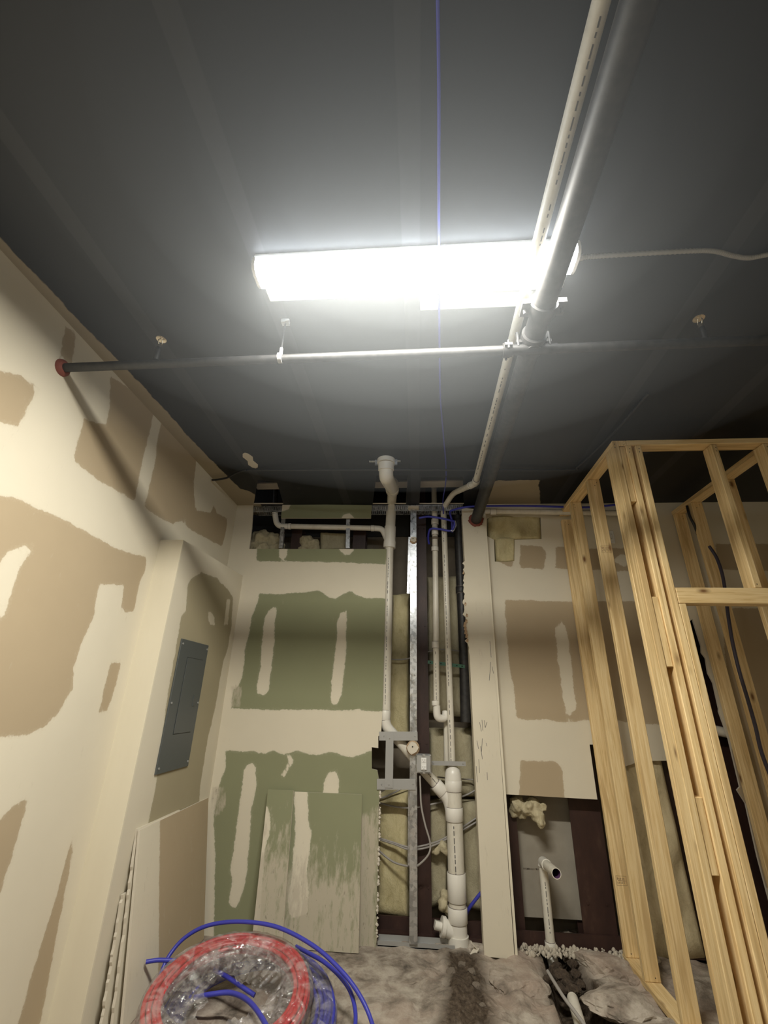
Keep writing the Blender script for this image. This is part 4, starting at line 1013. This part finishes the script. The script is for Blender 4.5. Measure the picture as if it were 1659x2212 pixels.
# ------------------------------------------------------------------ cables and flexible tubes
def cable(name, pts, r, m, label, cat='cable', seg=10, n=8):
    return solo(name, MB().tube(spline(pts, n), r, seg), m, label, cat)
cable('black_cable', [PZ(458,1037,1.655), PZ(470,1036,1.655), PZ(490,1032,1.655), PZ(510,1022,1.66), PZ(530,1016,1.665), PZ(560,1015.5,1.67), PZ(835,1015,1.615), PZ(1000,1015,1.65), PZ(1225,1015,1.67), PZ(1248,1008,1.67), PZ(1290,970,1.67), PZ(1340,920,1.67), PZ(1400,850,1.675)], .0085, M_rubber, 'black cable slung across under the ceiling with its loose end at the left wall')
cable('blue_pex_tube', [PZ(945,-30,1.672)] + [PZ(x_, y_, 1.672) for x_, y_ in ((948,200),(948,450),(949,700),(951,850),(957,930),(963,1000))] + [PZ(963,1040,1.70), PY(957,1080,3.74), PY(958,1110,3.74)], .0050, M_blue, 'blue tube run straight along the ceiling down into the pipe bay')
cable('blue_pex_tube', [PY(905,1119,3.735), PY(925,1116,3.73), PY(950,1119,3.71), PY(972,1124,3.715), PY(982,1128,3.74), PY(975,1146,3.76), PY(950,1143,3.78), PY(930,1143,3.80), PY(925,1160,3.86), PY(927,1175,3.90)], .010, M_blue, 'blue tube looped around the two vent risers under the track')
cable('blue_pex_tube', [PY(977,1150,3.79), PY(976,1125,3.76), PY(972,1108,3.72), PY(978,1102,3.66), PY(1010,1095,3.60), PY(1060,1093,3.60), PY(1150,1093,3.62), PY(1260,1096,3.64), PY(1335,1090,3.66)], .0095, M_blue, 'blue tube running level across the top of the right wall')
cable('blue_pex_tube', [PY(1042,1925,3.84), PY(1026,1945,3.85), PY(1012,1965,3.88), PY(1004,1985,3.95)], .011, M_blue, 'short blue tube curving behind the thick drain at floor level')
solo('hose_clamp', MB().tube(fillet([PY(983,1125,3.73), PY(986,1135,3.73), PY(979,1148,3.73), PY(974,1146,3.73)], .02, 4), .005, 8), M_galv, 'tiny shiny clip tying the blue loop', 'clip')
cx_t = thing('flexible_conduit', 'pale flexible conduit from the right end of the light across the ceiling', 'conduit', PZ(1250,556,1.66))
cp = spline([PZ(1248,557,1.645), PZ(1300,553,1.655), PZ(1400,547,1.665), PZ(1500,542,1.67), PZ(1545,543,1.67), PZ(1585,553,1.67), PZ(1620,557,1.67), PZ(1670,549,1.67), PZ(1760,546,1.67)], 40)
rr2 = [.0085+.0012*((i//2) % 2) for i in range(len(cp))]
MB().tube(cp, rr2, 10).build('hose', M_strap, cx_t)
p = PZ(1247,557,1.645); MB().tube([p-Vector((.018,0,0)), p+Vector((.02,0,0))], .014, 6).build('connector', M_galv, cx_t)
M_gb = M_grey
cable('grey_cable', [PY(907,1675,3.745), PY(908,1700,3.74), PY(910,1740,3.73), PY(918,1780,3.72), PY(929,1820,3.72), PY(926,1845,3.72), PY(905,1868,3.74), PY(890,1872,3.80), PY(850,1862,3.88), PY(812,1832,3.93)], .0065, M_gb, 'grey cable hanging in a long loop from the outlet box')
cable('grey_cable', [PY(812,1808,3.93), PY(850,1820,3.90), PY(885,1830,3.86), PY(925,1824,3.86), PY(965,1808,3.93), PY(1040,1760,3.97)], .006, M_gb, 'upper of two grey cables drooping across the lower bay')
cable('grey_cable', [PY(812,1811,3.93), PY(850,1823,3.90), PY(885,1835,3.86), PY(925,1830,3.86), PY(968,1811,3.93), PY(1042,1768,3.97)], .006, M_gb, 'lower of two grey cables drooping across the lower bay')
cable('grey_cable', [PY(814,1733,3.93), PY(850,1742,3.92), PY(890,1745,3.90), PY(930,1738,3.92), PY(1000,1720,3.96), PY(1030,1705,3.97)], .006, M_gb, 'grey cable crossing the bay just under the bracket')
cable('grey_cable', [PY(814,1726,3.95), PY(835,1720,3.95), PY(865,1705,3.95), PY(880,1695,3.95)], .006, M_gb, 'short grey cable curving up at the left edge of the lower bay')
cable('grey_cable', [PY(844,1424,3.95), PY(862,1425,3.94), PY(884,1422,3.95), PY(925,1408,3.95), PY(955,1403,3.95), PY(1008,1408,3.96)], .006, M_gb, 'thin dark cable crossing the bay halfway up')
cable('grey_cable', [PY(945,1678,3.96), PY(975,1682,3.95), PY(1022,1684,3.96)], .005, M_gb, 'thin cable crossing behind the top of the thick drain')
mb = MB(); a, b = PY(924,1430,3.86), PY(1004,1440,3.86); mb.beam(a, b, .026, .004, up=YA)
for k in range(7):
    p = a.lerp(b, (k+.5)/7); mb.box((p.x-.006,p.y-.004,p.z-.004),(p.x+.006,p.y-.001,p.z+.004), m=1)
solo('perforated_strap', mb, [M_teal, M_dark], 'green perforated strap behind the vent risers', 'strap')
cable('dark_cable', [PY(1484,1093,3.52), PY(1490,1115,3.50), PY(1500,1135,3.50), PY(1507,1155,3.53)], .010, M_rubber, 'short black cable end poking down by the far framing under its top plate')
cable('dark_cable', [PY(1532,1180,3.34), PY(1548,1205,3.32), PY(1560,1240,3.30), PY(1567,1280,3.30), PY(1573,1330,3.30), PY(1583,1390,3.30), PY(1597,1450,3.30), PY(1615,1510,3.30), PY(1632,1570,3.30), PY(1645,1625,3.30), PY(1670,1690,3.30)], .011, M_navy, 'dark cable dangling through the far right framing behind the door header')
# thin rod in the trench and offcuts
cable('metal_rod', [PZ(1183,2098,FLOOR+.05), PZ(1215,2150,FLOOR+.05), PZ(1245,2190,FLOOR+.04), PZ(1285,2245,FLOOR+.03)], .009, M_grey, 'thin grey rod lying in the trench', 'rod')
solo('pipe_offcut', MB().tube([PZ(1237,2158,FLOOR-.03), PZ(1258,2230,FLOOR-.03)], .03, 18), M_pvc, 'white plastic pipe offcut lying in the trench', 'pipe')
# pipe through the far opening
hp = thing('far_drain_pipe', 'pale level pipe inside the cut wall seen through the doorway', 'pipe', PY(1600,1600,3.90))
MB().tube([PY(1400,1545,3.84), PY(1700,1612,3.84)], .035, 18).build('pipe', M_pvc, hp)

# ------------------------------------------------------------------ ceiling scraps and bits
mb = MB(); c = PZ(541,995,CEIL); n_ = 12
f = [(c.x+math.cos(2*math.pi*k/n_)*.045*(1-.5*(k % 6 == 0)), c.y+math.sin(2*math.pi*k/n_)*.12, CEIL-.003) for k in range(n_)]
mb.add(f+[(x, y, CEIL-.0003) for x, y, z in f], [tuple(range(n_))]+[(k, n_+k, n_+(k+1) % n_, (k+1) % n_) for k in range(n_)])
solo('drywall_mud_patch', mb, M_gyp, 'pale unpainted smear on the black ceiling near the left back corner', 'patch')

# concrete chunks, clods
def rock(px_, py_, z_, sx, sy, sz, m, seed, label, cat='concrete chunk', group=None, name='concrete_chunk'):
    r_ = np.random.default_rng(seed); bm = bmesh.new(); bmesh.ops.create_icosphere(bm, subdivisions=4, radius=1)
    ph_ = r_.random((8,3))*6.28
    cuts = [(Vector(r_.normal(size=3)).normalized(), .55+.3*r_.random()) for _ in range(9)]
    for v in bm.verts:
        p = v.co.copy()
        for n_, d_ in cuts:
            k = p.dot(n_)
            if k > d_: p -= n_*(k-d_)
        s_ = sum(math.sin(p.x*(5+3*k)+ph_[k][0])*math.sin(p.y*(4+3*k)+ph_[k][1])*math.sin(p.z*5+ph_[k][2]) for k in range(8))*.035
        p *= 1+s_; v.co = Vector((p.x*sx, p.y*sy, p.z*sz))
    me = bpy.data.meshes.new(name); bm.to_mesh(me); bm.free(); me.materials.append(m)
    at = me.attributes.new('dirt', 'FLOAT', 'POINT'); at.data.foreach_set('value', np.full(len(me.vertices), -1.0, np.float32))
    o = bpy.data.objects.new(name, me); COL.objects.link(o); o.location = PZ(px_, py_, z_); o.location.z = z_; o.rotation_euler = (0,0,r_.random()*.6-.3)
    return tag(o, label, cat, group)
rock(1300,2085,FLOOR+.0,.20,.12,.07,M_conc,1,'broken concrete slab piece between the trench and the first wood stud')
rock(1340,2165,FLOOR-.0,.21,.16,.055,M_conc,2,'large broken concrete slab piece right of the trench at the bottom edge')
rock(1118,2120,FLOOR-.01,.17,.22,.05,M_conc,3,'flat broken concrete piece left of the trench')
rock(880,2110,FLOOR-.035,.22,.16,.06,M_conc,4,'flat concrete piece in front of the bottom track')
rock(1370,2120,FLOOR+.0,.06,.04,.03,M_conc,5,'small concrete lump against the bottom plate')
k = 0
for (a, b, s_) in ((1238,2085,.035),(1195,2098,.04),(1215,2110,.045),(1205,2088,.03),(1228,2125,.04),(1245,2105,.03),(1185,2118,.03),(1222,2062,.028),(1240,2140,.04),(1255,2128,.03),(1210,2135,.04),(1225,2075,.025)):
    rock(a, b, FLOOR-.02, s_*1.1, s_, s_*.8, M_dirt, 20+k, 'dark soil clod heaped in the trench by the stub out pipe', 'soil clod', 'soil clods in the trench', 'soil_clod'); k += 1
for (a, b, s_) in ((1000,2085,.03),(975,2100,.035),(1020,2100,.03),(990,2125,.04),(1030,2130,.03),(960,2140,.03),(1010,2160,.04),(985,2180,.035),(1040,2175,.03)):
    rock(a, b, FLOOR-.005, s_, s_, s_*.6, M_rubble, 40+k, 'dusty rubble lump on the dirt in front of the thick drain', 'rubble', 'rubble in front of the drain', 'rubble_lump'); k += 1
# crumbled mortar bed under the right opening: countless crumbs
mb = MB(); r_ = np.random.default_rng(9)
for i in range(420):
    x_ = .64+r_.random()*.85; y_ = 3.74+r_.random()*.11; s_ = .004+.010*r_.random()**2; z_ = FLOOR+.010+r_.random()*.02
    mb.tube([(x_,y_,z_-s_),(x_+r_.normal()*s_*.3,y_,z_),(x_,y_,z_+s_)], [s_*.8,s_*1.3,s_*.5], 6)
tag(mb.build('mortar_crumbs', M_mortar, None), 'pale crumbled mortar along the base under the right drywall', 'crumbs', None, 'stuff')
mb = MB()
for i in range(60):
    z_ = FLOOR+.05+r_.random()*.85; s_ = .004+.006*r_.random()
    mb.tube([(-.289,3.752,z_-s_),(-.285+r_.normal()*.003,3.75,z_),(-.289,3.752,z_+s_)], [s_*.6,s_*1.2,s_*.4], 6)
tag(mb.build('gypsum_crumbs', M_gyp, None), 'white gypsum crumbs along the torn right edge of the green board', 'crumbs', None, 'stuff')
# torn paper flap bits on the pilaster edge
mb = MB()
for (a, b, s_) in ((1008,1330,.010),(1004,1350,.014),(1006,1366,.013),(1009,1384,.010),(1005,1305,.009),(1001,1238,.008),(1007,1342,.011),(1005,1358,.012),(1008,1374,.012)):
    p = PY(a, b, PLY+.01); mb.add([(p.x-s_,PLY-.002,p.z-s_),(p.x+s_*.6,PLY-.012,p.z-s_*1.4),(p.x+s_*.9,PLY-.004,p.z+s_*.8),(p.x-s_*.4,PLY-.018,p.z+s_*1.5)], [(0,1,2,3)])
    mb.add([(p.x-s_,PLY+.012,p.z-s_),(p.x+s_*.6,PLY+.012,p.z-s_*1.4),(p.x+s_*.9,PLY+.012,p.z+s_*.8),(p.x-s_*.4,PLY+.012,p.z+s_*1.5)], [(3,2,1,0)])
o = mb.build('torn_paper', M_torn, None); o.parent = pil; o.location = -pil.location
# rag scraps on the floor
mb = MB(); pts = [PZ(1018,2035,FLOOR+.06), PZ(1030,2048,FLOOR+.03), PZ(1022,2062,FLOOR+.012), PZ(1008,2070,FLOOR+.008)]
for i in range(3):
    a, b = pts[i], pts[i+1]; mb.beam(a, b, .035, .006)
solo('torn_plastic_scrap', mb, M_gyp, 'curled pale scrap beside the foot of the thick drain', 'scrap')

# ------------------------------------------------------------------ tube coils
def coil(name, c, R, rt, nr, nz, m, label, tilt=(0,0,0), gap=1.0, inner_m=None):
    root = thing(name, label, 'tube coil', c); M = Euler(tilt).to_matrix()
    k = 0
    for j in range(nz):
        for i in range(nr):
            r = R-rt*2*gap*i; pts = []
            for s_ in range(97):
                a = 2*math.pi*s_/96; wob = 1+.008*math.sin(a*3+i*1.3+j*2)+.006*math.sin(a*5+j)
                pts.append(Vector(c)+M@Vector((r*wob*math.cos(a), r*wob*math.sin(a), rt+rt*2*j*gap+.004*math.sin(a*4+i*2))))
            MB().tube(pts, rt, 8, caps=False).build('loop', m, root)
    return root
CC = Vector((-.93,2.84,FLOOR+.06)); TL = (math.radians(10), math.radians(2), 0)
coil('red_pex_coil', CC+Vector((0,0,.055)), .375, .0105, 4, 3, M_red, 'coil of red plastic tube wrapped in clear film on the floor', TL)
coil('blue_pex_coil', CC+Vector((.09,.075,-.045)), .41, .0105, 5, 3, M_blue, 'coil of blue plastic tube lying under the red coil', TL)
# clear film on the red coil: a crumpled tube wound round the ring
M = Euler(TL).to_matrix(); mb = MB(); NU, NV = 150, 26; vs = []; r_ = np.random.default_rng(4)
ph_ = r_.random((14,2))*6.28
cc = CC+Vector((0,0,.055))
for i in range(NU):
    a = 2*math.pi*i/NU
    for j in range(NV):
        b = 2*math.pi*j/NV
        cr = sum(math.sin(a*(7+5*k)+b*(k % 4+1)+ph_[k][0]) for k in range(14))/14
        ra = .062*(1+.10*cr); rb = .050*(1+.16*cr)
        sag = .012*math.sin(a*2+.6) if math.cos(b) < 0 else 0
        rr_ = .343 + ra*math.cos(b) - (.05 if math.cos(b) < -.2 else 0)*(.5+.5*math.sin(a*3+1)) + sag
        vs.append(cc+M@Vector((rr_*math.cos(a), rr_*math.sin(a), .032+rb*math.sin(b))))
mb.add(vs, [(i*NV+j, ((i+1) % NU)*NV+j, ((i+1) % NU)*NV+(j+1) % NV, i*NV+(j+1) % NV) for i in range(NU) for j in range(NV)], 0, True)
solo('plastic_wrap', mb, M_wrap, 'crumpled clear plastic film wrapped around the red tube coil', 'plastic wrap')
# looser film on the blue coil
mb = MB(); vs = []; cb = CC+Vector((.09,.075,-.045))
for i in range(NU):
    a = 2*math.pi*i/NU
    for j in range(NV):
        b = 2*math.pi*j/NV
        cr = sum(math.sin(a*(6+5*k)+b*(k % 4+1)+ph_[k][1]) for k in range(14))/14
        rr_ = .363 + .066*(1+.10*cr)*math.cos(b)
        vs.append(cb+M@Vector((rr_*math.cos(a), rr_*math.sin(a), .034+.042*(1+.12*cr)*math.sin(b))))
mb.add(vs, [(i*NV+j, ((i+1) % NU)*NV+j, ((i+1) % NU)*NV+(j+1) % NV, i*NV+(j+1) % NV) for i in range(NU) for j in range(NV)], 0, True)
solo('plastic_wrap', mb, M_wrap, 'crumpled clear plastic film wrapped around the blue tube coil', 'plastic wrap')
# film stretched over the coil's centre with a torn hole
mb = MB(); n1_, n2_ = 96, 12; vs = []
for i in range(n1_):
    a = 2*math.pi*i/n1_
    for j in range(n2_):
        f_ = j/(n2_-1); r0 = .14+.03*math.sin(a*3+1)+.015*math.sin(a*7); r = .31*(1-f_)+r0*f_
        h = .045-.035*math.sin(f_*1.6)+.008*math.sin(a*11+f_*9)*math.sin(f_*3.1)+.006*math.sin(a*23+f_*4)
        vs.append(cc+M@Vector((r*math.cos(a), r*math.sin(a), h)))
mb.add(vs, [(i*n2_+j, ((i+1) % n1_)*n2_+j, ((i+1) % n1_)*n2_+j+1, i*n2_+j+1) for i in range(n1_) for j in range(n2_-1)], 0, True)
solo('plastic_wrap', mb, M_wrap, 'clear plastic film stretched across the middle of the red coil with a torn hole', 'plastic wrap')
def floorpt(px_, py_, h): return PZ(px_, py_, FLOOR+h)
cable('blue_pex_tube', [floorpt(330,2160,.05), floorpt(345,2110,.10), floorpt(365,2065,.16), floorpt(400,2025,.22), floorpt(450,1999,.27), floorpt(520,1991,.30), floorpt(600,2003,.30), floorpt(680,2045,.26), floorpt(740,2100,.20), floorpt(780,2155,.14), floorpt(805,2215,.08), floorpt(815,2280,.04)], .0100, M_blue, 'loose outer blue tube arching over the coils', seg=14)
cable('blue_pex_tube', [floorpt(640,2045,.16), floorpt(665,2058,.18), floorpt(700,2078,.18), floorpt(735,2110,.16), floorpt(758,2145,.12), floorpt(768,2190,.08), floorpt(765,2240,.05)], .0100, M_blue, 'second loose blue tube curving beside the outer arch', seg=14)
cable('blue_pex_tube', [floorpt(315,2078,.20), floorpt(345,2074,.20), floorpt(390,2076,.19)], .0095, M_blue, 'cut blue tube end sticking out left of the red coil', seg=14)
cable('blue_pex_tube', [floorpt(420,2155,.10), floorpt(455,2148,.12), floorpt(500,2145,.13), floorpt(540,2165,.15), floorpt(575,2215,.16), floorpt(590,2260,.16)], .0105, M_blue, 'blue tube end coming out through the middle of the red coil', seg=14)
cable('blue_pex_tube', [floorpt(462,2095,.14), floorpt(490,2110,.13), floorpt(520,2130,.12), floorpt(550,2150,.10)], .0100, M_blue, 'short blue tube crossing the torn hole of the wrapped coil', seg=14)
